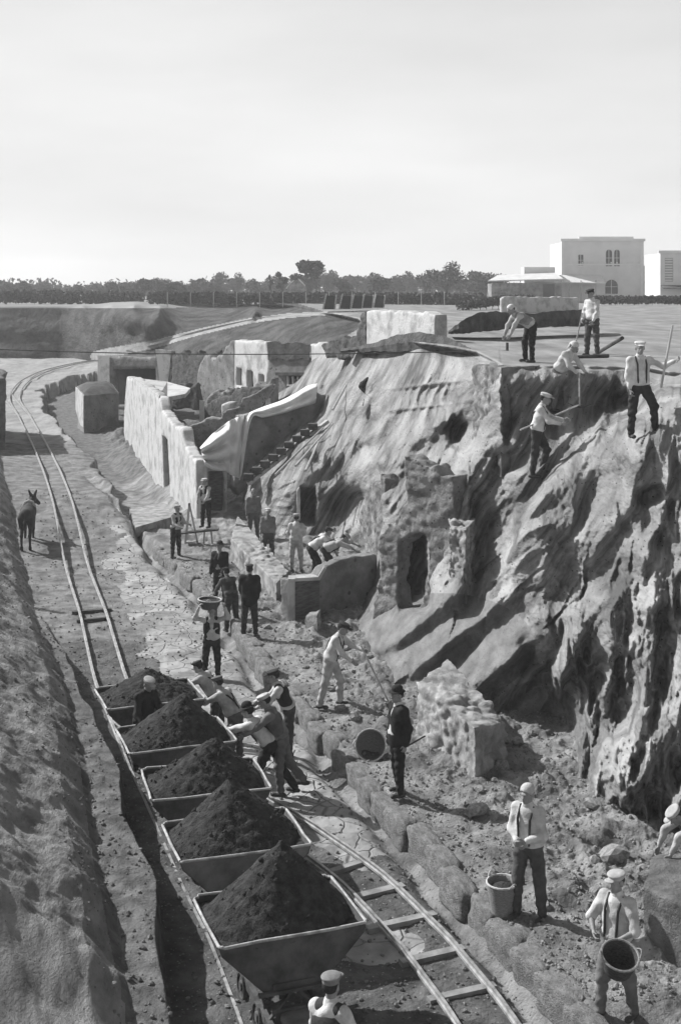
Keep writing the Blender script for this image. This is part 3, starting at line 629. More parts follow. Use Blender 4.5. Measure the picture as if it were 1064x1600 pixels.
    for s_ in 'LR':
        an = J['an' + s_]; kn = J['kn' + s_]; sh_ = limb_dir(kn, an); toe = V3(0, -1, 0); fl = an + V3(0, 0, -.045)
        ft_ = toe if abs(sh_[2]) > .55 else (V3(0, sh_[2] * 1.0, -sh_[1] * 1.0) * (1 if sh_[1] > 0 else -1)); 
        if abs(sh_[2]) <= .55: fl = an + sh_ * .045; ft_ = V3(0, -.3, -.95) if sh_[1] > 0 else V3(0, -.3, .95)
        sb = [surface_nets(union([C_(fl - ft_ * .055, fl + ft_ * .13, .036, .034), C_(an - sh_ * .03, fl, .045, .04), E_(fl + ft_ * .13, (.044, .05, .034))], .02), *lo(np.array([fl - ft_ * .06, fl + ft_ * .2, an]), .08), .014)]
        done(sb, 'boot', shoe, root)
    # shirt
    st = [E_(tp(0, .0, .065, ls_), (.19, .15, .085), M.copy()), C_(tp(-.055, 0, .08, ls_), tp(-.065, 0, .26), .122, .115), C_(tp(.055, 0, .08, ls_), tp(.065, 0, .26), .122, .115), E_(tp(0, -.01 - b_, .14), (.145 + b_ * .5, .115 + b_, .15), M.copy()),
          E_(tp(0, .0, .34), (.172, .128, .16), M.copy()), C_(shL + (chest - shL) * .14, shR + (chest - shR) * .14, .068, .068), C_(neck0 - M @ V3(0, 0, .06), neck0 + M @ V3(0, 0, .015), .09, .066)]
    for s_ in 'LR':
        sh = shL if s_ == 'L' else shR; el = J['el' + s_]; wr = J['wr' + s_]
        if sleeves >= 1: st += [C_(sh, el, .062, .052), C_(el, wr - (wr - el) * .1, .052, .038)]
        elif sleeves > .3: st += [C_(sh, el + (wr - el) * .1, .072, .062)]
        else: st += [C_(sh, sh + (el - sh) * .35, .070, .066)]
    if shirt is not None: done([surface_nets(fold(union(st, .055), .006, 13), l0, h0, Lh)], 'shirt', cloth('s%.2f' % shirt, shirt), root)
    if vest is None and coat is None and shirt is not None and shirt > .4 and int(px) % 2 == 0:
        bl = []
        for sg in (-1, 1):
            bl += [C_(tp(sg * .085, -.135, .38), tp(sg * .075, -.145, .06, ls_), .017, .017), C_(tp(sg * .085, -.135, .38), tp(sg * .09, -.03, .515), .017, .017), C_(tp(sg * .09, -.03, .515), tp(sg * .07, .125, .36), .017, .017), C_(tp(sg * .07, .13, .36), tp(0, .145, .2), .017, .017)]
        bl += [C_(tp(0, .145, .2), tp(0, .15, .06, ls_), .017, .017)]
        done([surface_nets(union(bl, .004), l0, h0, .014)], 'braces', cloth('b', .05), root)
    if vest is not None:
        vt = [E_(tp(0, 0, .06, ls_), (.185, .145, .12), M.copy()), C_(tp(-.06, 0, .08, ls_), tp(-.08, 0, .24), .130, .122), C_(tp(.06, 0, .08, ls_), tp(.08, 0, .24), .130, .122), E_(tp(0, 0, .33), (.195, .148, .15), M.copy()), C_(shL + (shR - shL) * .22, shR + (shL - shR) * .22, .082, .082)]
        vf = union(vt, .03); open_ = E_(tp(0, -.17, .40), (.055, .10, .15), M.copy())
        done([surface_nets(lambda p: np.maximum(vf(p), -open_(p)), l0, h0, Lh)], 'waistcoat', cloth('v%.2f' % vest, vest), root)
    if coat is not None:
        ct_ = [E_(tp(0, .01, -.02, ls_), (.205, .165, .22), M.copy()), C_(tp(-.05, 0, .05, ls_), tp(-.075, 0, .26), .15, .13), C_(tp(.05, 0, .05, ls_), tp(.075, 0, .26), .15, .13), E_(tp(0, 0, .34), (.205, .155, .17), M.copy()),
               C_(shL + (chest - shL) * .1, shR + (chest - shR) * .1, .092, .092)]
        for s_ in 'LR':
            sh = shL if s_ == 'L' else shR; el = J['el' + s_]; wr = J['wr' + s_]; ct_ += [C_(sh, el, .09, .074), C_(el, wr - (wr - el) * .05, .074, .060)]
        cf = union(ct_, .035); open_ = E_(tp(0, -.19, .44), (.045, .10, .13), M.copy())
        done([surface_nets(fold(lambda p: np.maximum(cf(p), -open_(p)), .006, 12), l0 - .05, h0 + .05, Lh)], 'coat', cloth('c%.2f' % coat, coat), root)
    if shirt is not None and collar is None and coat is None: done([surface_nets(union([C_(neck0 + M @ V3(0, 0, -.005), neck0 + M @ V3(0, -.01, .03), .079, .070)], .01), neck0 - .15, neck0 + .15, .013)], 'collar', cloth('s%.2f' % shirt, shirt), root)
    if collar is not None:
        done([surface_nets(union([C_(neck0 + M @ V3(0, 0, .0), neck0 + M @ V3(0, -.012, .035), .078, .068)], .01), neck0 - .15, neck0 + .15, .012)], 'collar', cloth('k', collar), root)
    if apron is not None:
        af = union([E_(tp(0, -.08, .0, ls_), (.15, .09, .16), M.copy())], .01); done([surface_nets(af, pel - .35, pel + .35, .016)], 'apron', cloth('a%.2f' % apron, apron), root)
    # hair and hat
    hl, hh = hc - .2, hc + .22
    hair = lambda p: np.maximum(E_(hp_(0, .026, .020), (.083, .099, .086), Mh)(p), -(E_(hp_(0, -.075, -.06), (.09, .085, .115), Mh)(p)))
    done([surface_nets(hair, hl, hh, .012)], 'hair', HAIR, root)
    cm_ = cloth('h%.2f' % capc, capc)
    if cap in ('cap', 'beret'):
        cp = union([E_(hp_(.004, .006, .096), (.104, .122, .028), Mh), E_(hp_(0, .02, .058), (.084, .102, .046), Mh)] + ([E_(hp_(0, -.125, .060), (.066, .062, .012), Mh)] if cap == 'cap' else []), .014)
        done([surface_nets(cp, hl, hh, .011)], 'cap', cm_, root)
    elif cap == 'hat':
        r_ = .15 + brim
        cp = union([E_(hp_(0, .012, .11), (.085, .10, .07), Mh), E_(hp_(0, .005, .066), (r_, r_ * 1.1, .014), Mh)], .012)
        done([surface_nets(cp, hc - .28, hc + .28, .012)], 'hat', cm_, root)
    elif cap == 'kerchief':
        cp = union([E_(hp_(0, .018, .045), (.089, .106, .084), Mh), C_(hp_(0, .09, .0), hp_(.01, .12, -.12), .06, .02)], .02)
        cutf = E_(hp_(0, -.10, -.06), (.12, .11, .12), Mh)
        done([surface_nets(lambda p: np.maximum(cp(p), -cutf(p)), hl, hh, .011)], 'kerchief', cm_, root)
    rot = Matrix.Rotation(yw, 3, 'Z'); W_ = {}
    for q in J: W_[q] = at + rot @ (Vector(J[q] - V3(0, 0, low)) * k)
    W_['head'] = at + rot @ (Vector(hc - V3(0, 0, low)) * k); W_['chest'] = at + rot @ (Vector(chest - V3(0, 0, low)) * k); W_['root'] = root; W_['rot'] = rot; W_['pel'] = at + rot @ (Vector(pel - V3(0, 0, low)) * k)
    return W_
# ================================================================ MATERIALS OF THE THINGS
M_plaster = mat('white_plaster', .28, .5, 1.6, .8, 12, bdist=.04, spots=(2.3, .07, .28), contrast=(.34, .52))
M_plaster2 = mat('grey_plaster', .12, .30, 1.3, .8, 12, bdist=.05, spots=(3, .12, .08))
M_masonry = mat('rough_masonry', .16, .32, 3, 1, 14, bdist=.06, spots=(7, .16, .1))
M_rock = mat('cut_tuff', .1, .28, 2.4, 1, 14, bdist=.05, stretch=(1, .6, .8), spots=(8, .13, .07))
M_darkm = mat('dark_masonry', .05, .12, 2, 1, 9, bdist=.08)
M_brick = mat('dark_brick', .07, .16, 5, .8, 20, stretch=(1, 1, 5), bdist=.03)
M_stone = mat('pale_stone', .16, .38, 3, .8, 18, bdist=.03)
M_steel = mat('worn_rail_steel', .16, .40, 6, .2, 60, rough=.45, spec=.5)
M_iron = mat('dusty_iron', .04, .11, 4, .3, 40, rough=.75, spec=.3)
M_iron_l = mat('dusty_side_plate', .10, .22, 3, .3, 30, rough=.8)
M_rim = mat('scuffed_rim', .22, .5, 9, .3, 50, rough=.6)
M_soil = mat('damp_soil', .02, .065, 9, 1, 34, bdist=.05)
M_wood = mat('weathered_wood', .3, .5, 3, .5, 20, stretch=(8, 8, 1), bdist=.01)
M_wood_d = mat('dark_wood', .05, .1, 4, .5, 20, bdist=.01)
M_sleeper = mat('dusty_sleeper', .14, .32, 3, .5, 20, bdist=.015)
M_sheet = mat('canvas_sheet', .6, .76, 2, .3, 16, bdist=.02)
M_leaf = mat('leaf', .05, .12, .8, 0); M_bark = mat('bark', .06, .12, 5, .6, 12)
M_wicker = mat('wicker', .16, .3, 30, .8, 60, stretch=(1, 1, 4), bdist=.01)
M_wick_l = mat('pale_wicker', .4, .6, 30, .8, 60, stretch=(1, 1, 4), bdist=.01)
M_void = mat('unlit_inside', .03, .05, 3, 0)  # near-black colour stands in for the shade inside openings
M_house = mat('house_render', .56, .68, .35, .2, 6); M_trim = mat('house_trim', .6, .7, 1, 0); M_glass = mat('window_pane', .05, .08, 1, 0, rough=.2)
M_shut = mat('shutter', .3, .36, 3, 0); M_rooft = mat('roof_tiles', .5, .62, 1, .4, 9)

# ================================================================ RAILWAY
def offset_line(pts, o):
    r = []
    for i, p in enumerate(pts):
        d = pts[min(i + 1, len(pts) - 1)] - pts[max(i - 1, 0)]; n = Vector((d.y, -d.x, 0)).normalized(); r.append(p + n * o)
    return r
def sweep_rail(pts):
    prof = [(-.019, .06), (.019, .06), (.019, .045), (.008, .038), (.008, .012), (.03, .004), (.03, -.03), (-.03, -.03), (-.03, .004), (-.008, .012), (-.008, .038), (-.019, .045)]
    v = []; f = []; n = len(prof)
    for i, p in enumerate(pts):
        d = pts[min(i + 1, len(pts) - 1)] - pts[max(i - 1, 0)]; x = Vector((d.y, -d.x, 0)).normalized()
        for a, b in prof: v.append(p + x * a + Vector((0, 0, b)))
        if i:
            for j in range(n): f.append(((i - 1) * n + j, (i - 1) * n + (j + 1) % n, i * n + (j + 1) % n, i * n + j))
    return v, f
def lay_track(name, label, pts, slp, smat, g=.33):
    t = empty(name, pts[0], 0, label, 'railway track')
    o = pts[0].copy()
    for sgn in (-1, 1):
        v, f = sweep_rail([p + Vector((0, 0, .045)) - o for p in offset_line(pts, g * sgn)]); obj('rail', v, f, M_steel, t)
    acc = 0; nxt = .4
    rnd = random.Random(3)
    for i in range(1, len(pts)):
        a, b = pts[i - 1], pts[i]; s = (b - a).length
        while nxt < acc + s:
            p = a.lerp(b, (nxt - acc) / s); d = (b - a).normalized(); n = Vector((d.y, -d.x, 0)).normalized()
            if slp(p):
                w = rnd.uniform(.10, .14); L_ = rnd.uniform(.44, .52); sk = d * rnd.uniform(-.05, .05)
                m = MB(); m.bar(p - o - n * L_ - sk + Vector((0, 0, .0)), p - o + n * L_ + sk + Vector((0, 0, .0)), w, .07); m.build('sleeper', smat, t)
            nxt += rnd.uniform(.82, .98)
        acc += s
    return t
def drape(pts, lift):
    z = zfloor(np.array([p.x for p in pts]), np.array([p.y for p in pts])); return [Vector((p.x, p.y, max(float(q), p.z if p.y > 88 else -9) + lift)) for p, q in zip(pts, z)]
def smooth_z(p, k=3):
    z = [v.z for v in p]
    for _ in range(k): z = [z[0]] + [(z[i - 1] + z[i] + z[i + 1]) / 3 for i in range(1, len(z) - 1)] + [z[-1]]
    return [Vector((v.x, v.y, q)) for v, q in zip(p, z)]
RP_ = [P(px, py, 1 / float(wfull(np.array([float(px)]), np.array([float(py)]))[0]) - .3) for px, py in ((215, 544), (262, 533), (310, 519), (390, 501), (450, 493), (520, 489), (600, 487))]
dr_ = drape(TA, .02); sm_ = smooth_z(dr_, 5); LA_ = smooth_line([Vector((a.x, a.y, max(a.z, b.z) + (.02 if a.y > 23.2 else -.12))) for a, b in zip(sm_, dr_)][::4] + RP_, 3); LB_ = smooth_z(drape(TB, .02))
lay_track('railway_track', 'narrow railway line running under the loaded wagons and curving away to the plain', LA_, lambda p: p.y < 34 and p.y > 24 and (int(p.y * 7) % 3 == 0), M_wood_d)
lay_track('railway_track', 'empty curved side track with pale sleepers right of the loaded wagons', LB_, lambda p: p.y < 18.6, M_sleeper)
sp = smooth_z(drape(smooth_line([PZ(40, 655, .9), PZ(20, 632, .95), PZ(0, 604, 1.0), PZ(-25, 585, 1.1)]), .03))
lay_track('railway_track', 'short branch rails leaving the far bend to the left', sp, lambda p: False, M_wood_d)

# ================================================================ WAGONS
def heap_mesh(w, l, peak, px_, py_, seed, n=90):
    u = np.linspace(-1, 1, n); U, Vv = np.meshgrid(u, u); du = (U - px_) / np.where(U > px_, 1 - px_, 1 + px_); dv = (Vv - py_) / np.where(Vv > py_, 1 - py_, 1 + py_)
    r = (np.abs(du) ** 2.6 + np.abs(dv) ** 2.6) ** (1 / 2.6); h = peak * 1.12 * np.clip(1 - r * .98, 0, 1) ** .95
    h = h - .03 * smst(r / 1.0) + .035 * fbm(U * 1.6 + seed, Vv * 1.6, 0 * U, 3) * (1 - r * .6) + .022 * fbm(U * 7 + seed, Vv * 7, 0 * U, 3) + .007 * (1 - 2 * np.abs(noise3(U * 16 + seed, Vv * 16, 0 * U)))
    h = np.where(r > 1.02, -.05 + .012 * noise3(U * 6 + seed, Vv * 6, 0 * U), h)
    v = [(x * w / 2, y * l / 2, z) for x, y, z in zip(U.ravel(), Vv.ravel(), h.ravel())]
    hc_ = h
    f = [(i * n + j, i * n + j + 1, (i + 1) * n + j + 1, (i + 1) * n + j) for i in range(n - 1) for j in range(n - 1)]
    rr_ = np.random.default_rng(int(seed * 10) + 1)
    for _ in range(130):
        i, j = rr_.integers(3, n - 3, 2); s_ = .008 + .03 * rr_.random() ** 3; p = v[i * n + j]; k = len(v); q = rr_.uniform(.6, 1.2, 6) * s_
        v += [(p[0] + q[0], p[1], p[2] + s_ * .4), (p[0] - q[1], p[1], p[2] + s_ * .4), (p[0], p[1] + q[2], p[2] + s_ * .4), (p[0], p[1] - q[3], p[2] + s_ * .4), (p[0], p[1], p[2] + s_ * .4 + q[4]), (p[0], p[1], p[2] - q[5])]
        f += [tuple(k + a for a in t) for t in ((0, 2, 4), (2, 1, 4), (1, 3, 4), (3, 0, 4), (2, 0, 5), (1, 2, 5), (3, 1, 5), (0, 3, 5))]
    return v, f
WT, WB, RIMZ, BOTZ, WL = 1.70, .62, 1.17, .56, 1.26      # tub: top width, bottom width, rim and floor height, length
def make_wagon(label, side=M_iron_l):
    t = empty('tip_wagon', (0, 0, 0), 0, label, 'mine wagon', 'loaded wagons on the railway')
    b = MB(); T = .012; hl = WL / 2
    sec = [(-WT / 2, RIMZ), (-WT / 2 + .03, RIMZ - .10), (-WB / 2, BOTZ), (WB / 2, BOTZ), (WT / 2 - .03, RIMZ - .10), (WT / 2, RIMZ)]
    for i in range(5):
        (x0, z0), (x1, z1) = sec[i], sec[i + 1]; nx, nz = (z1 - z0), -(x1 - x0); q = math.hypot(nx, nz); nx, nz = nx / q * T, nz / q * T
        b.poly([(x0, -hl, z0), (x1, -hl, z1), (x1, hl, z1), (x0, hl, z0)], (-nx, 0, -nz))
    b.build('tub', M_iron, t)
    for s in (-1, 1):
        e = MB(); e.poly([(x * .995, s * hl, z) for x, z in sec], (0, s * -.014, 0)); e.poly([(x * .8, s * (hl + .012), z) for x, z in ((-WB / 2, BOTZ + .05), (WB / 2, BOTZ + .05), (WB / 2, BOTZ + .12), (-WB / 2, BOTZ + .12))], (0, s * .01, 0)); 
        for q in (-.5, -.25, 0, .25, .5): e.lathe([(.012, 0), (.012, .012), (0, .014)], (q * WT, s * (hl + .006), RIMZ - .07), 6, Vector((0, s, 0)))
        e.build('end_plate', side, t)
    r = MB(); k = [(-WT / 2, -hl + .03), (-WT / 2 + .05, -hl), (WT / 2 - .02, -hl), (WT / 2 + .01, -hl + .05), (WT / 2, hl - .06), (WT / 2 - .07, hl), (-WT / 2 + .07, hl), (-WT / 2 - .01, hl - .08)]
    rr = []; rn = random.Random(label)
    for i in range(len(k)):
        a, c_ = k[i], k[(i + 1) % len(k)]
        for j in range(4): q = j / 4; rr.append(Vector((a[0] + (c_[0] - a[0]) * q + rn.uniform(-.009, .009), a[1] + (c_[1] - a[1]) * q + rn.uniform(-.008, .008), RIMZ + rn.uniform(-.008, .008))))
    rr.append(rr[0]); r.tube(rr, .018, 7, False); r.build('rim', M_rim, t)
    fr = MB()
    for s in (-1, 1): fr.bar((s * .30, -.80, .27), (s * .30, .80, .27), .06, .10); fr.bar((-.33, s * .62, .27), (.33, s * .62, .27), .07, .09)
    for s in (-1, 1):
        fr.tube([(-.33, s * .80, .27), (-.22, s * .90, .27), (0, s * .94, .27), (.22, s * .90, .27), (.33, s * .80, .27)], .04, 6)
    fr.build('chassis', M_iron, t)
    for s in (-1, 1):
        br = MB(); br.bar((-.30, s * .66, .30), (-.05, s * .66, .58), .045, .03); br.bar((.30, s * .66, .30), (.05, s * .66, .58), .045, .03); br.bar((-.26, s * .665, .40), (.26, s * .665, .40), .05, .03)
        br.bar((-.42, s * .672, .60), (.42, s * .672, .60), .05, .035); br.build('end_bracket', M_iron, t)
        bf = MB(); bf.lathe([(0, -.01), (.20, -.01), (.20, .02), (.16, .035), (0, .04)], (0, s * .80, .34), 20); bf.build('buffer_plate', M_iron_l, t)
    for y in (-.34, .34):
        for s in (-1, 1):
            w = MB(); w.lathe([(0, -.03), (.05, -.035), (.06, -.01), (.13, -.01), (.135, -.03), (.155, -.03), (.155, .025), (.185, .028), (.185, .038), (.05, .04), (0, .045)], (s * .33, y, .185), 18, Vector((-s, 0, 0))); w.build('wheel', M_iron, t)
        ax = MB(); ax.tube([(-.33, y, .185), (.33, y, .185)], .03, 8); ax.build('axle', M_iron, t)
    return t
wag = [(-.72, 14.75, .68, (.10, .18), 'nearest loaded tip wagon with its dark end plate and chassis in view'),
       (-1.38, 16.8, .60, (-.02, .30), 'second nearest loaded wagon with a pale dusty end plate'),
       (-1.98, 18.72, .52, (.2, .05), 'third loaded wagon from the front with dark soil to the rim'),
       (-2.66, 20.65, .58, (.18, .10), 'loaded wagon beside the stooping man in the black hat'),
       (-3.38, 22.65, .36, (.00, .25), 'farthest loaded wagon with the man in dark clothes at its end')]
hp_lab = ['tall pointed heap of dark soil in the nearest wagon', 'dark soil heap in the wagon with the pale end plate', 'broad dark soil heap in the third wagon from the front', 'dark soil heap in the wagon by the man in the black hat', 'low dark soil heap in the farthest loaded wagon']
for i, (x, y, pk, pp, lab) in enumerate(wag):
    w = make_wagon(lab, M_iron_l if i == 1 else M_iron); best = min(range(len(LA_) - 1), key=lambda q: abs(LA_[q].y - y)); d = LA_[best + 1] - LA_[max(best - 1, 0)]
    ang = math.atan2(-d.x, d.y) + (.06, .0, -.05, .02, .03)[i]; w.location = (x, y, zground(x, y) + .10); w.rotation_euler = (0, 0, ang)
    v, f = heap_mesh(WT - .05, WL - .05, pk, pp[0], pp[1], i * 9.7); h = obj('soil_heap', v, f, M_soil, None, True); h.location = (x, y, zground(x, y) + .10 + RIMZ - .01); h.rotation_euler = (0, 0, ang)
    tag(h, hp_lab[i], 'soil heap', 'heaps of soil in the wagons')

# five empty tubs on the plain, stood on end
far = empty('tip_wagon', (0, 0, 0), 0, None, 'mine wagon', 'empty wagons standing on the plain')
far['label'] = 'leftmost empty wagon of the row far off on the plain'
fb = MB()
fb.poly([(-.9, 0, .0), (-.5, 0, 1.6), (-.35, 0, 1.6), (-.75, 0, 0)], (0, .9, 0)); fb.poly([(.25, 0, .0), (.45, 0, 1.5), (.58, 0, 1.5), (.4, 0, 0)], (0, .9, 0)); fb.build('tub_side', M_rim, far)
fp = MB(); fp.poly([(-.45, .05, 1.45), (.45, .05, 1.38), (.3, .05, .3), (-.66, .05, .3)], (0, .4, 0)); fp.build('tub', M_void, far)
fc = MB(); fc.box((-.2, .3, .16), (1.3, 1.0, .22)); fc.build('chassis', M_iron, far)
for s, y in ((-.6, .0), (.3, .0)): q = MB(); q.lathe([(0, -.04), (.2, -.04), (.2, .04), (0, .04)], (s, y - .24, .12), 12, Vector((0, 1, 0))); q.build('wheel', M_iron, far)
labs = [None, 'second wagon from the left in the far empty row', 'middle wagon of the far empty row on the plain', 'second wagon from the right in the far empty row', 'rightmost empty wagon of the row far off on the plain']
for i, px in enumerate((517, 542, 560, 576, 594)):
    o = far if i == 0 else copy_tree(far)
    if i: o['label'] = labs[i]
    p = P(px, 489 - i * .7, 100 + i * 3); o.location = p; o.scale = (.82, 1, .95)

# ================================================================ RUINS
def on_plane(A, B, px, py):
    a = Vector(((A[0] - CX) / F * A[1], A[1])); b = Vector(((B[0] - CX) / F * B[1], B[1])); u = b - a; n = Vector((-u.y, u.x)); d = Vector(((px - CX) / F, 1))
    t = a.dot(n) / d.dot(n); return P(px, py, t)
def plane_back(A, B):
    a = Vector(((A[0] - CX) / F * A[1], A[1])); b = Vector(((B[0] - CX) / F * B[1], B[1])); u = b - a; n = Vector((-u.y, u.x)).normalized()
    if n.dot(a) < 0: n = -n
    return Vector((n.x, n.y, 0))
def slab(name, loops, back, m, parent=None):
    """prism with holes: loops of points in one plane, back = thickness vector"""
    tris = tessellate_polygon(loops); pts = [p for l in loops for p in l]; n = len(pts); v = pts + [p + back for p in pts]; f = [tuple(t) for t in tris] + [tuple(i + n for i in reversed(t)) for t in tris]; k = 0
    for l in loops:
        for i in range(len(l)): a, b = k + i, k + (i + 1) % len(l); f.append((a, b, b + n, a + n))
        k += len(l)
    o = obj(name, v, f, m, parent)
    bm = bmesh.new(); bm.from_mesh(o.data); bmesh.ops.recalc_face_normals(bm, faces=bm.faces); bm.to_mesh(o.data); bm.free(); return o
def rough_loop(l, step, amp, zmin, seed):
    r = []; rn = random.Random(seed)
    for i in range(len(l)):
        a, b = l[i], l[(i + 1) % len(l)]; L_ = (b - a).length; n = max(1, int(L_ / step))
        for j in range(n):
            p = a.lerp(b, j / n)
            if j and p.z > zmin: p = p + (b - a).normalized() * rn.uniform(-.3, .3) * amp + Vector((0, 0, rn.uniform(-amp, amp)))
            r.append(p)
    return r
def poly_sdf(poly, x, z):
    d = np.full(x.shape, 1e9); ins = np.zeros(x.shape, bool); n = len(poly)
    for i in range(n):
        ax, az = poly[i]; bx, bz = poly[(i + 1) % n]; ex, ez = bx - ax, bz - az; L2 = ex * ex + ez * ez + 1e-9
        t = np.clip(((x - ax) * ex + (z - az) * ez) / L2, 0, 1); d = np.minimum(d, np.hypot(x - ax - t * ex, z - az - t * ez))
        c_ = ((az > z) != (bz > z)); ins ^= c_ & (x < (bx - ax) * (z - az) / np.where(bz == az, 1e-9, bz - az) + ax)
    return np.where(ins, -d, d)
def solid_wall(name, loop, holes, bk, thick, m, parent, h, amp, cell):
    """weathered wall: outline with holes, given thickness, surface broken into stones and worn edges"""
    u = Vector((bk.y, -bk.x, 0)); o = loop[0]; to = lambda p: ((p - o).dot(u), (p - o).z)
    L2 = [to(p) for p in loop]; H2 = [[to(p) for p in q] for q in holes]; xs = [a for a, b in L2]; zs = [b for a, b in L2]; mg = 3 * h + amp
    def f(p):
        x, t, z = p[..., 0], p[..., 1], p[..., 2]; q = poly_sdf(L2, x[:, 0, :], z[:, 0, :])
        for k in H2: q = np.maximum(q, -poly_sdf(k, x[:, 0, :], z[:, 0, :]))
        q = q[:, None, :] + 0 * x; w = worley(x / cell, t / cell, z / cell * 1.5) ; n = noise3(x * 1.3 + o.x, t, z * 1.3)
        return np.maximum(q + amp * .8 * n, np.abs(t - thick / 2) - thick / 2) + amp * (w - .45) * .8 + amp * .5 * n
    co, fc = surface_nets(f, (min(xs) - mg, -mg, min(zs) - mg), (max(xs) + mg, thick + mg, max(zs) + mg), h)
    base = Vector((0, 0, 0)); V = [o + u * float(a) + bk * float(b) + Vector((0, 0, float(c_))) for a, b, c_ in co]
    return obj(name, V, fc.tolist(), m, parent, True)
def wall(name, label, A, B, outline, holes=(), thick=.4, m=None, rough=.06, cat='ruined wall', group=None, shade_panel=None, zmin=None, sink=.0):
    l = [on_plane(A, B, *q) for q in outline]; zm = zmin if zmin is not None else min(p.z for p in l) + .35 * (max(p.z for p in l) - min(p.z for p in l))
    l = rough_loop(l, .22, rough * 1.7, zm, len(outline) * 7 + int(A[0])) if rough else l
    hs = [[on_plane(A, B, *q) for q in h] for h in holes]; bk = plane_back(A, B)
    base = Vector(l[0]); base.z = min(p.z for p in l); t = empty(name, base, 0, label, cat, group)
    mm_ = m or M_plaster2; dd = (A[1] + B[1]) / 2; stony = mm_ not in (M_plaster, M_plaster2)
    solid_wall('masonry', [p - base for p in l], [[p - base for p in h] for h in hs], bk, thick, mm_, t, max(.035, dd * .00125), (.10 if stony else .024) if rough > .005 else .02, .26 if stony else .45)
    if shade_panel is not None:
        for i in shade_panel:
            c_ = sum(hs[i], Vector()) / len(hs[i]); slab('shade_panel', [[c_ + (p - c_) * 1.04 - base + bk * thick * .55 for p in hs[i]]], bk * .05, M_void, t)  # near-black panel closes the hole, its colour stands for the shade within
    return t
def rubble(name, label, corners, z0, tops, m=M_masonry, cell=.16, amp=.06, step=.045, cat='ruined wall', parent=None, group=None):
    """solid of rough stones over a four cornered plan; tops = height of each corner"""
    c4 = [Vector((x, y)) for x, y in corners]; o = sum((Vector((x, y, 0)) for x, y in c4), Vector()) / 4; o.z = z0
    V = []; Fc = []
    def patch(f, nu, nv):
        k = len(V)
        for j in range(nv + 1):
            for i in range(nu + 1): V.append(f(i / nu, j / nv))
        for j in range(nv):
            for i in range(nu): a = k + j * (nu + 1) + i; Fc.append((a, a + 1, a + nu + 2, a + nu + 1))
    for i in range(4):
        a, b = c4[i], c4[(i + 1) % 4]; ta, tb = tops[i], tops[(i + 1) % 4]; L_ = (b - a).length; n1 = max(3, int(L_ / step)); n2 = max(3, int(max(ta, tb) - z0) / step if False else max(3, int((max(ta, tb) - z0) / step)))
        patch(lambda u, v, a=a, b=b, ta=ta, tb=tb: Vector((a.x + (b.x - a.x) * u, a.y + (b.y - a.y) * u, z0 + (ta + (tb - ta) * u - z0) * v)), n1, n2)
    n1 = max(3, int((c4[1] - c4[0]).length / step)); n2 = max(3, int((c4[2] - c4[1]).length / step))
    def top(u, v):
        p = (c4[0] * (1 - u) + c4[1] * u) * (1 - v) + (c4[3] * (1 - u) + c4[2] * u) * v; z = (tops[0] * (1 - u) + tops[1] * u) * (1 - v) + (tops[3] * (1 - u) + tops[2] * u) * v; return Vector((p.x, p.y, z))
    patch(top, n1, n2)
    A = np.array([tuple(p) for p in V]); cc = np.array(o); s = 1 / cell
    n = worley(A[:, 0] * s, A[:, 1] * s, A[:, 2] * s * 1.3) - .1; n_b = noise3(A[:, 0] * s * .4 + 9, A[:, 1] * s * .4, A[:, 2] * s * .4)
    dirv = A - cc; dirv[:, 2] = np.where(A[:, 2] > z0 + .3, .35, 0); dirv /= np.linalg.norm(dirv, axis=1)[:, None] + 1e-6
    hz_ = np.clip((A[:, 2] - z0) / .2, 0, 1)
    A = A + dirv * (amp * (1.0 - 2.2 * np.abs(n)) + amp * 1.6 * n_b)[:, None] * hz_[:, None]
    A -= cc; ob = obj(name, A.tolist(), Fc, m, parent, True); ob.location = o
    bm = bmesh.new(); bm.from_mesh(ob.data); bmesh.ops.remove_doubles(bm, verts=bm.verts, dist=.004); bmesh.ops.recalc_face_normals(bm, faces=bm.faces); bm.to_mesh(ob.data); bm.free()
    return tag(ob, label, cat, group) if label else ob
def xy(px, d): return ((px - CX) / F * d, d)

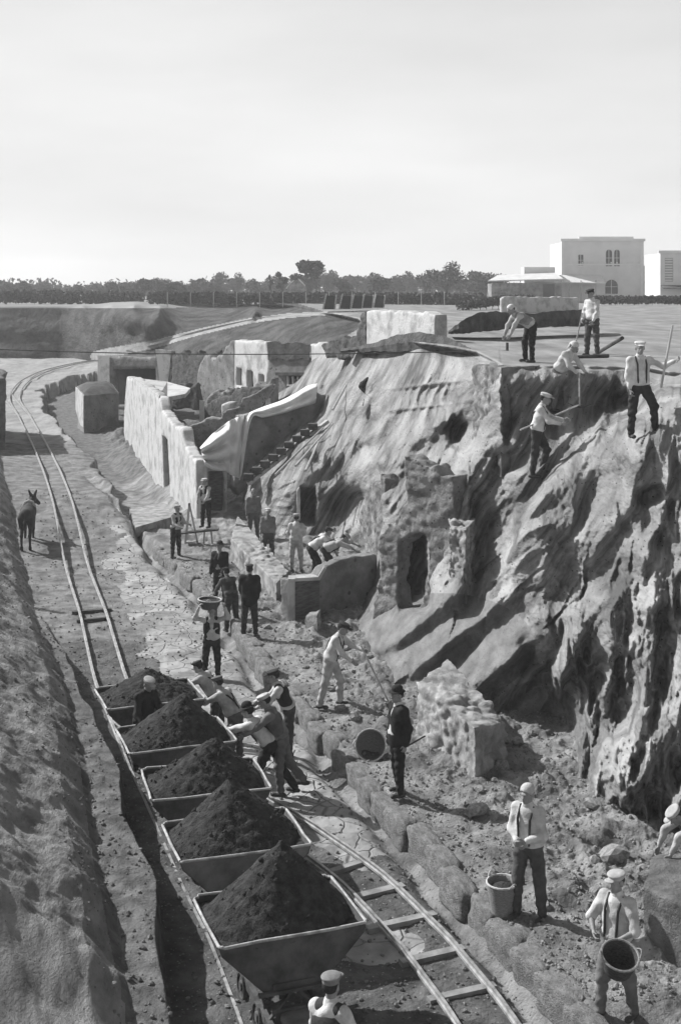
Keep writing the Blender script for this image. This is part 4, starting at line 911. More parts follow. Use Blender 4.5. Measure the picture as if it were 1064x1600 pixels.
# long white street front
A1, B1 = (198, 68.5), (300, 47.0)
w1 = wall('house_front_wall', 'long white plastered house front sloping down beside the street', A1, B1, [(198, 590), (209, 591), (249, 620), (253, 641), (266, 659), (285, 672), (287, 690), (296, 713), (306, 718), (308, 845), (262, 800), (202, 716), (194, 680), (194, 650)],
          holes=[[(253, 680), (262, 688), (266, 774), (256, 766)]], thick=.45, m=M_plaster, rough=.05, shade_panel=[0], cat='house wall')
p_ = [on_plane(A1, B1, 209, 590.5), on_plane(A1, B1, 249, 619.5), P(262, 621, 58.5), P(290, 616, 60), P(298, 607, 62), P(262, 597, 66)]
rf = MB(); rf.poly([p - p_[0] + Vector((0, 0, .02)) for p in p_], (0, 0, -.18)); o = rf.build('lean_to_roof', M_plaster); o.location = p_[0]; tag(o, 'sloping white plaster roof patch behind the long house front', 'roof')
def prism(name, label, foot, tops, z0, m, cat='ruined wall', topm=None, group=None, rough=0):
    base = Vector((*xy(*foot[0]), z0)); t = empty(name, base, 0, label, cat, group); n = len(foot); b = [Vector((*xy(*q), z0)) - base for q in foot]; u = [Vector((*xy(*q), HC - (ty - HY) / F * q[1])) - base for q, ty in zip(foot, tops)]
    v = b + u; f = [tuple(range(n))[::-1], tuple(range(n, 2 * n))] + [(i, (i + 1) % n, (i + 1) % n + n, i + n) for i in range(n)]; obj('masonry', v, f, m, t)
    if topm:
        c_ = sum(u, Vector()) / n; v2 = [p + (c_ - p) * .03 + Vector((0, 0, .012)) for p in u]; k = len(v2)
        v3 = [p + (c_ - p) * .45 + Vector((0, 0, .35)) for p in u]; obj('earth_cap', v2 + v3, [tuple(range(k, 2 * k))] + [(i, (i + 1) % k, (i + 1) % k + k, i + k) for i in range(k)], topm, t, True)
    return t
prism('ruin_block', 'squat pale masonry block capped with dark earth beside the road bend', [(121, 79), (132, 75.5), (186, 77.5), (176, 82)], [603, 618, 614, 600], -.3, M_plaster2, topm=M_darkm)
pl_ = [P(*q) for q in ((119.5, 604, 78.9), (131.8, 618, 75.45), (131.8, 668, 75.45), (127, 664, 76.6), (119.5, 640, 78.9))]
o = slab('plaster_facing', [[p - pl_[0] for p in pl_]], Vector((-.03, -.03, 0)), M_plaster); o.location = pl_[0]; tag(o, 'white plaster facing on the left end of the earth capped block', 'plaster')
# gateway room; roof and near-black back added to darken its opening
g = wall('gateway', 'gateway with white piers and a dark opening under an added roof behind the long front', (153, 86), (268, 82), [(154, 556), (243, 559), (243, 546), (268, 548), (268, 640), (154, 640)], holes=[[(177, 577), (243, 576), (243, 632), (177, 632)]], thick=.5, m=M_plaster2, rough=.03, cat='gateway')
gb = Vector(g.location); rm = MB(); q_ = [P(153, 561, 86), P(268, 561, 82), P(268, 556, 88), P(165, 556, 92)]; rm.poly([p - gb + Vector((0, .6, 0)) for p in q_], (0, 0, -.2)); rm.build('roof', M_darkm, g)
bk = MB(); bk.poly([P(165, 560, 91.5) - gb, P(268, 560, 87.5) - gb, P(268, 640, 87.5) - gb, P(165, 640, 91.5) - gb], (0, .3, 0)); bk.build('shade_back', M_void, g)  # sheet behind the opening with the shade put into its colour
for a, b, t0, t1 in ((153.4, 172, 555, 556), (243.5, 268, 545.5, 548)):
    q_ = [on_plane((153, 86), (268, 82), *z) - Vector((0, .04, 0)) - gb for z in ((a, t0), (b, t1), (b - (9 if a > 200 else 0), 640), (a + (12 if a > 200 else 0), 640))]; slab('white_pier', [q_], Vector((0, .03, 0)), M_plaster, g)
wall('ruined_wall', 'low dark masonry wall right of the gateway', (268, 80), (345, 74), [(268, 556), (281, 552), (305, 551), (330, 550), (345, 549), (345, 620), (268, 620)], thick=.5, m=M_darkm, rough=.10)
wall('ruined_wall', 'grey plastered wall with a jagged top left of the wall with three openings', (303, 71), (368, 67), [(308, 585), (312, 568), (318, 557), (345, 556), (352, 540), (360, 532), (367, 532), (368, 650), (303, 650)], thick=.45, m=M_plaster2, rough=.08)
wall('ruined_wall', 'white wall pierced by three narrow dark openings', (366, 67), (421, 62.5), [(366, 531), (400, 533), (415, 534), (419, 550), (420, 566), (418, 640), (366, 640)],
     holes=[[(369, 575), (377, 577), (377, 604), (369, 602)], [(386, 579), (395, 581), (395, 608), (386, 606)], [(404, 585), (412, 587), (412, 614), (404, 612)]], thick=.5, m=M_plaster, rough=.04, shade_panel=[0, 1, 2])
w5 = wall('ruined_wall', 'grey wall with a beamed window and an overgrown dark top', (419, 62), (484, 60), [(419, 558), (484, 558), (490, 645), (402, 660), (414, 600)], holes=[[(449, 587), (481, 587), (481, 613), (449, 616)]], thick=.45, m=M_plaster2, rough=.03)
wb = Vector(w5.location); q_ = [on_plane((419, 62), (484, 60), *z) - Vector((0, .12, 0)) - wb for z in ((418, 535), (430, 533), (445, 537), (462, 534), (484, 538), (484, 562), (470, 559), (450, 564), (430, 560), (419, 562))]
slab('overgrown_top', [rough_loop(q_, .2, .06, -9, 3)], Vector((0, .7, 0)), M_darkm, w5)
b = MB(); b.bar(on_plane((419, 62), (484, 60), 433, 584) - wb - Vector((0, .08, 0)), on_plane((419, 62), (484, 60), 490, 584) - wb - Vector((0, .08, 0)), .2, .14); b.build('lintel', M_wood_d, w5)
fr = MB()
for px in (450, 458, 466, 474, 481): fr.bar(on_plane((419, 62), (484, 60), px, 588) - wb, on_plane((419, 62), (484, 60), px + 1, 603) - wb, .09)
fr.bar(on_plane((419, 62), (484, 60), 449, 602) - wb, on_plane((419, 62), (484, 60), 482, 601) - wb, .08); fr.build('window_bars', M_plaster, w5)
vb = MB(); vb.poly([on_plane((419, 62), (484, 60), *z) - wb + Vector((0, .9, 0)) for z in ((440, 580), (490, 580), (490, 625), (440, 625))], (0, .1, 0)); vb.build('shade_backing', M_void, w5)  # dark sheet behind the window, painted as the shade of the room
wall('ruined_wall', 'white wall stub with a ragged right edge above the canvas sheet', (484, 60), (531, 57), [(484, 538), (500, 537), (528, 537), (529, 548), (518, 560), (508, 580), (500, 604), (486, 606)], thick=.5, m=M_plaster, rough=.06)
wall('ruined_wall', 'low dark rough wall with a notch inside the ruined house', (312, 61), (400, 56), [(318, 633), (335, 628), (350, 617), (372, 607), (388, 604), (398, 612), (398, 632), (370, 650), (330, 660), (318, 660)], thick=.6, m=M_darkm, rough=.08)
prism('white_post', 'short white masonry post among the low inner walls', [(312, 58), (319, 57.9), (320, 58.3), (313, 58.5)], [625, 626, 626, 625], 1.0, M_plaster)
wall('ruined_wall', 'curved rough inner wall rising behind the canvas sheet', (288, 54), (430, 53), [(290, 668), (312, 660), (345, 655), (358, 642), (385, 622), (402, 612), (426, 598), (430, 606), (404, 640), (370, 665), (345, 690), (318, 705), (300, 705)], thick=.5, m=M_masonry, rough=.06)
wall('ruined_wall', 'small white plaster panel inside the roofless rooms', (344, 57.5), (366, 57), [(345, 632), (358, 627), (366, 629), (360, 642), (346, 652)], thick=.3, m=M_plaster, rough=.03)
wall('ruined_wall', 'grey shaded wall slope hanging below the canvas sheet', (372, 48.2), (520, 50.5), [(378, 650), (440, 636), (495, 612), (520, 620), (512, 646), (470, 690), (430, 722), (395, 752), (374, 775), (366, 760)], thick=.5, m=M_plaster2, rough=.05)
# brick doorway by the man on the trestle
wd = wall('brick_doorway', 'brick doorway with white lintel under the canvas sheet', (312, 46.4), (356, 46.8), [(315, 724), (352, 721), (356, 735), (356, 812), (315, 812)], holes=[[(326, 737), (351, 736), (351, 800), (326, 800)]], thick=.5, m=M_plaster, rough=.02, cat='doorway')
db = Vector(wd.location); q_ = [on_plane((312, 46.4), (356, 46.8), *z) - db + Vector((0, .25, 0)) for z in ((326, 737), (351, 736), (351, 800), (326, 800))]; slab('brick_fill', [q_], Vector((0, .1, 0)), M_brick, wd)
# stepped timber and poles on the slope
lad = empty('notched_timber', P(388, 756, 44.5), 0, 'notched timber stair leaning diagonally on the slope below the canvas', 'timber stair'); l0_ = P(388, 756, 44.5); l1_ = P(512, 658, 46.5)
m_ = MB(); m_.bar((0, 0, 0), l1_ - l0_, .16, .12); m_.build('stringer', M_wood, lad)
for k in range(9):
    t = (k + .5) / 10; p = (l1_ - l0_) * t; s_ = MB(); s_.box(p + Vector((-.12, -.05, .14)), (.34, .34, .22)); s_.build('tread', M_wood_d, lad)
for i, (a, b, la) in enumerate((((430, 742, 42.5), (505, 668, 45), 'long pale pole lying beside the notched timber'), ((462, 728, 42), (520, 662, 44.4), 'thinner pole right of the long pale pole'), ((478, 735, 41.5), (498, 690, 43), 'short steep pole low on the shaded slope'), ((520, 640, 46), (548, 588, 47.5), 'pole leaning against the top of the cut by the crouching man'))):
    a, b = P(*a), P(*b); m_ = MB(); m_.tube([(0, 0, 0), (b - a) * .5 + Vector((.02, 0, .03)), b - a], [.045, .04, .03], 7); o = m_.build('wooden_pole', M_wood); o.location = a; tag(o, la, 'pole')
# canvas sheet
def canvas():
    top = [(313, 700), (322, 690), (335, 676), (350, 664), (362, 656), (372, 652), (382, 648), (392, 644), (412, 636), (438, 627), (462, 615), (480, 604), (496, 600)]
    bot = [(321, 727), (330, 732), (342, 735), (352, 736), (362, 742), (373, 747), (377, 742), (392, 656), (412, 652), (440, 646), (468, 637), (486, 632), (493, 629)]
    top = [Vector((a, b, 46.2 + i * .35)) for i, (a, b) in enumerate(top)]; bot = [Vector((a, b, 45.6 + i * .36)) for i, (a, b) in enumerate(bot)]
    T_ = smooth_line(top, 7); B_ = smooth_line(bot, 7); n = len(T_); m = 26; v = []; f = []
    for i in range(n):
        for j in range(m):
            t = j / (m - 1); q = T_[i].lerp(B_[i], t); x = i / (n - 1)
            sag = math.sin(math.pi * t); left = max(0, 1 - x / .42)
            fold = left * .75 * math.sin(t * 17 - 2.2 * math.sin(x * 7)) + (1 - left) * .12 * math.sin(t * 11 + x * 6) + .16 * math.sin(x * 46 + t * 4) * (1 if .3 < x < .52 else .25)
            p = P(q.x + 0, q.y + left * 3 * math.sin(x * 9) * sag, q.z - .35 * sag - fold); v.append(p)
    f = [(i * m + j, (i + 1) * m + j, (i + 1) * m + j + 1, i * m + j + 1) for i in range(n - 1) for j in range(m - 1)]
    o0 = Vector(v[0]); o = obj('canvas_sheet', [p - o0 for p in v], f, M_sheet, None, True); o.location = o0
    s = o.modifiers.new('thick', 'SOLIDIFY'); s.thickness = .02
    return tag(o, 'crumpled white canvas sheet draped over the ruined walls', 'canvas sheet')
canvas()
# wall on the plain, walls near the houses
wall('plastered_wall', 'bright white plastered wall standing alone on the upper ground', (572, 46), (679, 40.6), [(572, 486), (600, 486), (650, 488), (668, 488), (679, 492), (679, 545), (572, 548)], thick=.45, m=M_plaster, rough=.03, cat='wall')
wall('ruined_wall', 'dark earth covered wall stub left of the lone white wall', (520, 49), (572, 46.3), [(500, 538), (515, 533), (540, 527), (556, 521), (562, 498), (566, 487), (572, 486), (572, 560), (510, 560)], thick=.5, m=M_darkm, rough=.10)
def cut_lip(name, label, pts, depth, m, h=1.0):
    """thick overhanging lip of turf along a cut edge: (px, ytop, ybottom)"""
    V = []; f = []; n = len(pts)
    for i, (px, yt, yb, d) in enumerate(pts):
        jit_ = .05 * math.sin(i * 2.3)
        V += [P(px, yt, d), P(px, (yt + yb) / 2, d - .12 + jit_), P(px, yb, d + .05), P(px, yb, d + depth), P(px, yt, d + depth)]
    for i in range(n - 1):
        for j in range(5): a = i * 5 + j; b_ = i * 5 + (j + 1) % 5; f.append((a, b_, b_ + 5, a + 5))
    f += [(0, 1, 2, 3, 4), tuple(reversed(range((n - 1) * 5, n * 5)))]
    o0 = Vector(V[0]); o = obj(name, [p - o0 for p in V], f, m, None, False); o.location = o0; return tag(o, label, kind='structure')
def dense(pts, n=6, amp=1.0):
    r = []; rn = random.Random(5)
    for i in range(len(pts) - 1):
        for k in range(n):
            t = k / n; r.append([a + (b - a) * t + (rn.uniform(-amp, amp) if j in (1, 2) else 0) for j, (a, b) in enumerate(zip(pts[i], pts[i + 1]))])
    return r + [list(pts[-1])]
cut_lip('cut_earth_edge', 'dark cut earth edge in front of the lone white wall', dense([(532, 545, 551, 46.4), (560, 541, 550, 45.6), (590, 534, 549, 43.5), (620, 523, 549, 41.6), (655, 519, 549, 40.2), (690, 524, 549, 38.8), (715, 534, 550, 37.4), (738, 546, 555, 36)], 6, .8), 1.0, M_darkm)
cut_lip('cut_earth_edge', 'dark cut bank behind the bent digger on the upper ground', dense([(700, 517, 521, 42.5), (720, 502, 522, 42.5), (745, 489, 519, 43), (775, 486, 516, 44), (800, 490, 514, 45), (840, 489, 512, 46), (880, 485, 510, 47), (912, 484, 510, 48), (926, 486, 506, 49)], 6, .8), 2.5, M_darkm)
wall('garden_wall', 'low whitewashed wall in front of the long shed', (785, 92), (905, 96), [(785, 466), (790, 463), (840, 464), (905, 464), (905, 495), (785, 495)], thick=.4, m=M_plaster, rough=.03, cat='wall')

# masonry on the slope
wall('ruined_wall', 'tall broken masonry wall with a dark doorway set into the slope', (590, 30.2), (712, 28.5), [(588, 842), (606, 818), (622, 800), (634, 788), (634, 716), (650, 720), (668, 726), (690, 740), (706, 745), (712, 800), (706, 880), (712, 965), (668, 975), (600, 995), (572, 1010), (584, 940), (592, 900)],
     holes=[[(622, 850), (640, 832), (664, 832), (670, 852), (669, 925), (655, 948), (620, 960)]], thick=.55, m=M_rock, rough=.10)
rubble('earth_pier', 'square pier of uncut earth left standing at the plateau edge', [xy(738, 31.0), xy(783, 28.2), xy(838, 28.9), xy(800, 32)], 4.3, [6.6, 6.72, 6.7, 6.6], M_rock, .3, .10, .05, 'earth pier')
wall('ruined_wall', 'ragged earth covered wall fragment left of the doorway in the slope', (556, 36.5), (598, 33.5), [(560, 800), (572, 770), (590, 752), (600, 750), (602, 868), (560, 872)], thick=.6, m=M_rock, rough=.12)
rubble('ruined_wall', 'broken rubble wall standing in the foreground behind the man in black', [xy(651, 23.4), xy(742, 21.3), xy(792, 22.1), xy(700, 24.6)], .1, [1.25, 1.12, .95, 1.30], M_stone, .17, .07)
rubble('masonry_pier', 'tall rubble stone pier end standing out of the slope', [xy(704, 27.5), xy(728, 27.0), xy(742, 28.6), xy(712, 29.2)], 0.8, [3.3, 3.35, 3.3, 3.3], M_stone, .13, .09, .045)
rubble('ruined_wall', 'rounded rubble wall behind the two men in black', [xy(372, 41.5), xy(362, 38.5), xy(432, 33.6), xy(450, 34.8)], -.1, [1.1, .95, .75, .8], M_stone, .22, .09, .07)
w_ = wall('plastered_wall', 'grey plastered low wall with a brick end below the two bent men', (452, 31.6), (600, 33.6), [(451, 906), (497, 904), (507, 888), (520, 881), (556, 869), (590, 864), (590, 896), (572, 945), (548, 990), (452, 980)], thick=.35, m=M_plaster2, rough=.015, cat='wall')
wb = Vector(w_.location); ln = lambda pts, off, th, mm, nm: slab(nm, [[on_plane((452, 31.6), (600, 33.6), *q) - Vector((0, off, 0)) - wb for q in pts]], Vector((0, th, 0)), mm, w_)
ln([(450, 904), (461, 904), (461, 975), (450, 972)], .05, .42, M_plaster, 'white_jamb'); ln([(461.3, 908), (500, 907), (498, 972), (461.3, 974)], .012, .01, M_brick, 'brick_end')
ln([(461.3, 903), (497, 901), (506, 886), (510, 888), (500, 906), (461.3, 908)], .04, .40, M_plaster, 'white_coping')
rubble('stone_block', 'large tilted stone block lying against the brick ended wall', [xy(478, 30.6), xy(497, 30.2), xy(502, 31.0), xy(484, 31.2)], .3, [.62, .8, .72, .6], M_masonry, .3, .05, .05, 'stone')
wall('plaster_jamb', 'thin pale jamb of a dark doorway in the shaded slope', (462, 40.2), (468, 40.2), [(463, 768), (468, 760), (470, 815), (464, 812)], thick=.3, m=M_plaster, rough=0, cat='doorway')
o = MB(); q_ = [PZ(203, 795, .45), PZ(212, 824, .45), PZ(268, 808, .45), PZ(262, 783, .45)]; o.poly([p - q_[0] for p in q_], (0, 0, -.35)); o = o.build('stone_slab', M_stone); o.location = q_[0]; tag(o, 'flat pale stone slab at the foot of the long white front', 'stone slab')
for i in range(3):
    a = PZ(208 + i * 22, 745 + i * 14, .2); 
# dark block added in the shape of a cast shadow by the basket carrier
rubble('shadow_block', 'tall dark block added for a cast shadow at the right edge behind the basket carrier', [xy(1006, 15.9), xy(1075, 15.2), xy(1120, 16.6), xy(1030, 17.0)], .2, [1.0, 1.1, 1.1, .95], M_bench, .5, .06, .06, 'shadow block')

rubble('earth_bank_end', 'dark upright end of the earth bank at the far left edge', [xy(-70, 60), xy(8, 60), xy(6, 68), xy(-70, 70)], .5, [4.5, 4.3, 4.2, 4.5], M_bench, .7, .14, .12, 'earth bank')
for i, (A_, B_, ol, mm, la) in enumerate((
    ((268, 70), (310, 69), [(268, 604), (280, 598), (296, 606), (308, 600), (310, 640), (268, 640)], M_darkm, 'dark broken wall just behind the sloping roof patch'),
    ((322, 64), (362, 63), [(322, 622), (332, 612), (345, 616), (356, 606), (362, 610), (362, 640), (322, 640)], M_masonry, 'jagged grey wall stub below the three narrow openings'),
    ((500, 55), (560, 50), [(500, 600), (512, 572), (524, 556), (540, 552), (556, 556), (560, 575), (540, 600), (520, 622), (500, 630)], M_masonry, 'rough masonry shoulder right of the white wall stub'),
    ((255, 57), (290, 53), [(255, 640), (264, 652), (276, 664), (288, 672), (290, 690), (255, 690)], M_darkm, 'dark rubble wall core just behind the long white front'),
    ((392, 60), (424, 59), [(392, 612), (402, 596), (412, 602), (424, 590), (426, 640), (392, 650)], M_plaster2, 'small grey wall leaning toward the canvas sheet'))):
    wall('ruined_wall', la, A_, B_, ol, thick=.5, m=mm, rough=.10)
# cable
cb = MB(); a, b = P(-260, 534, 38), P(792, 548, 36); pts = [a.lerp(b, t / 24) - Vector((0, 0, .22 * math.sin(math.pi * t / 24))) for t in range(25)]; cb.tube([p - a for p in pts], .016, 6); o = cb.build('overhead_cable', M_wood_d); o.location = a; tag(o, 'thin dark cable strung right across the cutting', 'cable')
m_ = MB(); m_.tube([(0, 0, -.4), (0, 0, .32)], .04, 7); o = m_.build('wooden_stake', M_wood_d); o.location = P(792, 553, 36); tag(o, 'short stake on the plateau holding the end of the cable', 'stake')
m_ = MB(); m_.tube([(0, 0, -6.5), (0, 0, .5)], [.12, .09], 9); o = m_.build('cable_pole', M_wood_d); o.location = P(-260, 534, 38); tag(o, 'tall pole on the left bank holding the cable', 'pole')

# ================================================================ STONES
def rock_mesh(seed, sub=2):
    bm = bmesh.new(); bmesh.ops.create_icosphere(bm, subdivisions=sub, radius=1); rn = random.Random(seed); s = (rn.uniform(.8, 1.3), rn.uniform(.7, 1.1), rn.uniform(.5, .8))
    A = np.array([tuple(v.co) for v in bm.verts]); n = noise3(A[:, 0] * 1.3 + seed, A[:, 1] * 1.3, A[:, 2] * 1.3)
    for v, q in zip(bm.verts, n): v.co = Vector((v.co.x * s[0], v.co.y * s[1], v.co.z * s[2])) * (1 + .45 * q)
    me = bpy.data.meshes.new('stone'); bm.to_mesh(me); bm.free(); me.materials.append(M_stone); return me
RK = [rock_mesh(i) for i in range(6)]
rn = random.Random(11)
def stone(x, y, s, label, group, squash=1.0, me=None):
    o = bpy.data.objects.new('stone', me or RK[rn.randrange(6)]); COL.objects.link(o); o.location = (x, y, zground(x, y) + s * .18); o.scale = (s, s, s * squash); o.rotation_euler = (rn.uniform(-.3, .3), rn.uniform(-.3, .3), rn.uniform(0, 6.3)); return tag(o, label, 'stone', group)
for i in range(60):
    y = rn.uniform(15, 33); x = kerbX(y) + rn.uniform(.5, 5.5); x = float(x)
    if x / y * F + CX > 1075: continue
    stone(x, y, rn.uniform(.05, .13), 'loose stone lying on the rubble footway', 'loose stones on the footway')
for px, py, s, la in ((782, 1190, .16, 'pale round stone at the end of the rubble wall'), (555, 1120, .13, 'small white stone behind the man in black'), (958, 1325, .2, 'boulder on the ground behind the woman with the basket'), (745, 1262, .16, 'flat pale stone on the edge of the black man\'s shadow')):
    p = PZ(px, py, .4); o = stone(p.x, p.y, s, la.replace("black man's", "standing man's").replace('woman', 'worker'), None)
def kerb_mesh(seed):
    bm = bmesh.new(); bmesh.ops.create_cube(bm, size=2); bmesh.ops.subdivide_edges(bm, edges=bm.edges, cuts=7, use_grid_fill=True)
    for v in bm.verts:
        p = v.co; q = (abs(p.x) ** 5 + abs(p.y) ** 5 + abs(p.z) ** 5) ** .2; v.co = p / q
    A = np.array([tuple(v.co) for v in bm.verts]); n = fbm(A[:, 0] * 1.2 + seed * 3, A[:, 1] * 1.2, A[:, 2] * 1.2, 3); 
    for v, q in zip(bm.verts, n): v.co *= 1 + .16 * q
    me = bpy.data.meshes.new('kerb_stone'); bm.to_mesh(me); bm.free(); me.materials.append(M_masonry); me.polygons.foreach_set('use_smooth', [True] * len(me.polygons)); return me
KM = [kerb_mesh(i) for i in range(5)]
for k, Y in enumerate(np.arange(14.2, 41, .69)):
    x = float(kerbX(Y)) + .10 + rn.uniform(-.07, .07)
    o = bpy.data.objects.new('kerb_stone', KM[k % 5]); COL.objects.link(o); o.location = (x, Y, .12 + rn.uniform(-.05, .03)); o.scale = (.16 + rn.uniform(-.03, .05), .39 + rn.uniform(-.09, .05), .24); o.rotation_euler = (rn.uniform(-.05, .05), rn.uniform(-.1, .1), .36 + rn.uniform(-.09, .09)); tag(o, 'worn kerb block along the edge of the paved street', 'kerb stone', 'kerb blocks of the ancient street')
# gravel: one mesh of many tiny stones
def gravel(name, label, n, fx, m, s0, s1):
    ph = 1.0; bm = bmesh.new(); bmesh.ops.create_icosphere(bm, subdivisions=1, radius=.8); base = np.array([tuple(v_.co) for v_ in bm.verts]); fc = [tuple(v_.index for v_ in f_.verts) for f_ in bm.faces]; bm.free(); nb_ = len(base)
    x, y = fx(n); z = zfloor(x, y); s = s0 + (s1 - s0) * rng.random(len(x)) ** 3; a = rng.random(len(x)) * 6.28; V = base[None] * s[:, None, None] * (.7 + .6 * rng.random((len(x), nb_, 3)))
    c_, s_ = np.cos(a)[:, None], np.sin(a)[:, None]; vx = V[..., 0] * c_ - V[..., 1] * s_; vy = V[..., 0] * s_ + V[..., 1] * c_
    co = np.stack([vx + x[:, None], vy + y[:, None], V[..., 2] + z[:, None] + s[:, None] * .2], -1).reshape(-1, 3); f = (np.array(fc)[None] + nb_ * np.arange(len(x))[:, None, None]).reshape(-1, 3)
    return tag(obj(name, co.tolist(), f.tolist(), m), label, kind='stuff')
def fx_side(n): y = 14.5 + 24 * rng.random(n) ** 1.4; return kerbX(y) + .1 + 7 * rng.random(n) ** 1.3, y
def fx_road(n): y = 13.5 + 34 * rng.random(n) ** 1.4; return kerbX(y) - .2 - (4.5 + y * .05) * rng.random(n), y
gravel('rubble', 'scattered small rubble on the footway', 15000, fx_side, M_masonry, .008, .042)
gravel('gravel', 'small stones scattered over the roadway', 6000, fx_road, M_path, .01, .045)

# ================================================================ TREES, HEDGES, HOUSES FAR OFF
def foliage(clumps, n, leaf, seed):
    r = np.random.default_rng(seed); V = []; k = 0
    cs = r.choice(len(clumps), n, p=np.array([c_[3] * c_[4] for c_ in clumps]) / sum(c_[3] * c_[4] for c_ in clumps)); C4 = np.array(clumps)[cs]
    d = r.normal(size=(n, 3)); d /= np.linalg.norm(d, axis=1)[:, None]; rad = r.random(n) ** .35
    c_ = C4[:, :3] + d * rad[:, None] * np.stack([C4[:, 3], C4[:, 3], C4[:, 4]], 1); a = r.normal(size=(n, 3)); a /= np.linalg.norm(a, axis=1)[:, None]; b = np.cross(a, r.normal(size=(n, 3))); b /= np.linalg.norm(b, axis=1)[:, None]
    s = leaf * (.5 + r.random(n))[:, None]; co = np.stack([c_ - a * s, c_ + b * s * .6, c_ + a * s, c_ - b * s * .6], 1).reshape(-1, 3); return co.tolist(), np.arange(4 * n).reshape(-1, 4).tolist()
def make_tree(kind, seed):
    rn_ = random.Random(seed); t = empty('tree', (0, 0, 0)); m = MB()
    if kind == 'bush': H_, cr_, nb, n = 3.6, 1.9, 9, 900
    elif kind == 'pine': H_, cr_, nb, n = 6.0, 1.5, 18, 2600
    elif kind == 'thin': H_, cr_, nb, n = 4.4, .7, 6, 700
    else: H_, cr_, nb, n = 5.5, 3.0, 14, 2000
    tr = .045 * H_; th = H_ * (.45 if kind in ('pine',) else .3); m.tube([(0, 0, -.3), (rn_.uniform(-.1, .1), 0, th * .6), (rn_.uniform(-.2, .2), 0, th)], [tr, tr * .7, tr * .55], 7)
    cl = []
    for k in range(nb):
        a = rn_.uniform(0, 6.28); rr = cr_ * rn_.uniform(.15, .75); z = H_ * rn_.uniform(.52 if kind == 'pine' else .4, .84); p = Vector((rr * math.cos(a), rr * math.sin(a), z)); q = cr_ * rn_.uniform(.30, .5); cl.append((p.x, p.y, p.z, q, q * rn_.uniform(.6, .9)))
        m.tube([(0, 0, th * rn_.uniform(.7, 1)), p * .5 + Vector((0, 0, th * .5)), p], [tr * .4, tr * .25, tr * .1], 5)
    m.build('trunk', M_bark, t); v, f = foliage(cl, n, .16 if kind != 'bush' else .17, seed); obj('crown', v, f, M_leaf, t); return t
protos = {k: [make_tree(k, s + i * 10) for i in range(2)] for k, s in (('bush', 1), ('pine', 2), ('thin', 3), ('round', 4))}; used_p = set(); rt = random.Random(21)
def tree(kind, px, ytop, d, label, group, wpx=None):
    i = rt.randrange(2); pr = protos[kind][i]; t = pr if (kind, i) not in used_p else copy_tree(pr); used_p.add((kind, i))
    H0 = {'bush': 3.6, 'pine': 6.0, 'thin': 4.4, 'round': 5.5}[kind]; W0 = {'bush': 3.6, 'pine': 2.1, 'thin': 1.4, 'round': 4.6}[kind]
    zt = HC - (ytop - HY) / F * d; h = (zt - 6.95) / (H0 * .93); w = (wpx * d / F / W0) if wpx else h
    t.location = ((px - CX) / F * d, d, 6.95); t.scale = (w, w, h); t.rotation_euler = (0, 0, rt.uniform(0, 6.28)); tag(t, label, 'tree', group)
tree('pine', 482, 404, 190, 'tall dark round headed tree rising above the far wood', None, 36)
tree('thin', 441, 420, 185, 'slim dark tree left of the tall round headed tree', None, 20)
tree('thin', 423, 425, 188, 'very thin small tree at the left of the barn', None, 8)
tree('round', 697, 413, 205, 'broad bushy tree beyond the lone white wall', None, 58)
tree('round', 770, 428, 215, 'dark bushy tree behind the long shed', None, 60)
for i in range(64):
    px = -60 + i * 13.2 + rt.uniform(-5, 5)
    if px > 800: break
    yt = np.interp(px, [-60, 0, 60, 140, 200, 330, 420, 520, 620, 680, 740, 800], [436, 438, 444, 448, 446, 436, 436, 433, 436, 432, 434, 428]) + rt.uniform(-8, 7)
    tree('bush' if i % 3 else 'round', px, yt, rt.uniform(200, 300), 'small bushy tree in the wood along the horizon', 'trees of the far wood', rt.uniform(26, 44))
for k in range(5): tree('bush', 822 + k * 9 + rt.uniform(-3, 3), 425 + rt.uniform(-4, 3), 260, 'faint tree showing over the shed roof', 'trees over the shed', 20)
for p2 in protos.values():
    for i, t in enumerate(p2):
        if t.location.length < 1:
            for ch in list(t.children): bpy.data.objects.remove(ch)
            bpy.data.objects.remove(t)
# distant wood as a mass
fv, ff = [], []
cl = [((px - CX) / F * 330, 330 + rt.uniform(-10, 10), 8.4 + rt.uniform(-.6, .6), rt.uniform(4, 7), rt.uniform(1.8, 3.2)) for px in np.arange(-700, 1500, 14)]
v, f = foliage(cl, 16000, .6, 5); tag(obj('far_wood', v, f, M_leaf), 'low dark belt of far woodland along the horizon', kind='stuff')
def hedge(label, pts, h, w, n, seed, leaf=.11):
    t = empty('hedge', Vector((pts[0][0], pts[0][1], pts[0][2])), 0, label, 'hedge'); o0 = Vector(pts[0]); cl = []
    for i in range(len(pts) - 1):
        a, b = Vector(pts[i]), Vector(pts[i + 1]); L_ = (b - a).length; k = max(2, int(L_ / (w * .7)))
        for j in range(k): p = a.lerp(b, j / k) - o0; cl.append((p.x, p.y, p.z + h * .45, w * .6, h * .55))
    v, f = foliage(cl, n, leaf, seed); obj('leaves', v, f, M_leaf, t); m = MB()
    for q in range(0, len(cl), 3): m.tube([(cl[q][0], cl[q][1], -.2), (cl[q][0], cl[q][1], h * .7)], .03, 5)
    m.build('stems', M_bark, t); return t
hedge('long clipped dark hedge across the plain behind the empty wagons', [P(238, 473, 150), P(420, 474, 148), P(560, 475, 142), P(650, 476, 140), P(762, 478, 135)], 1.35, 1.1, 15000, 3, .16)
hedge('dark hedge strip along the bottom of the villa grounds', [P(932, 474, 140), P(1000, 474, 140), P(1110, 474, 140)], .85, .9, 5000, 4, .14)
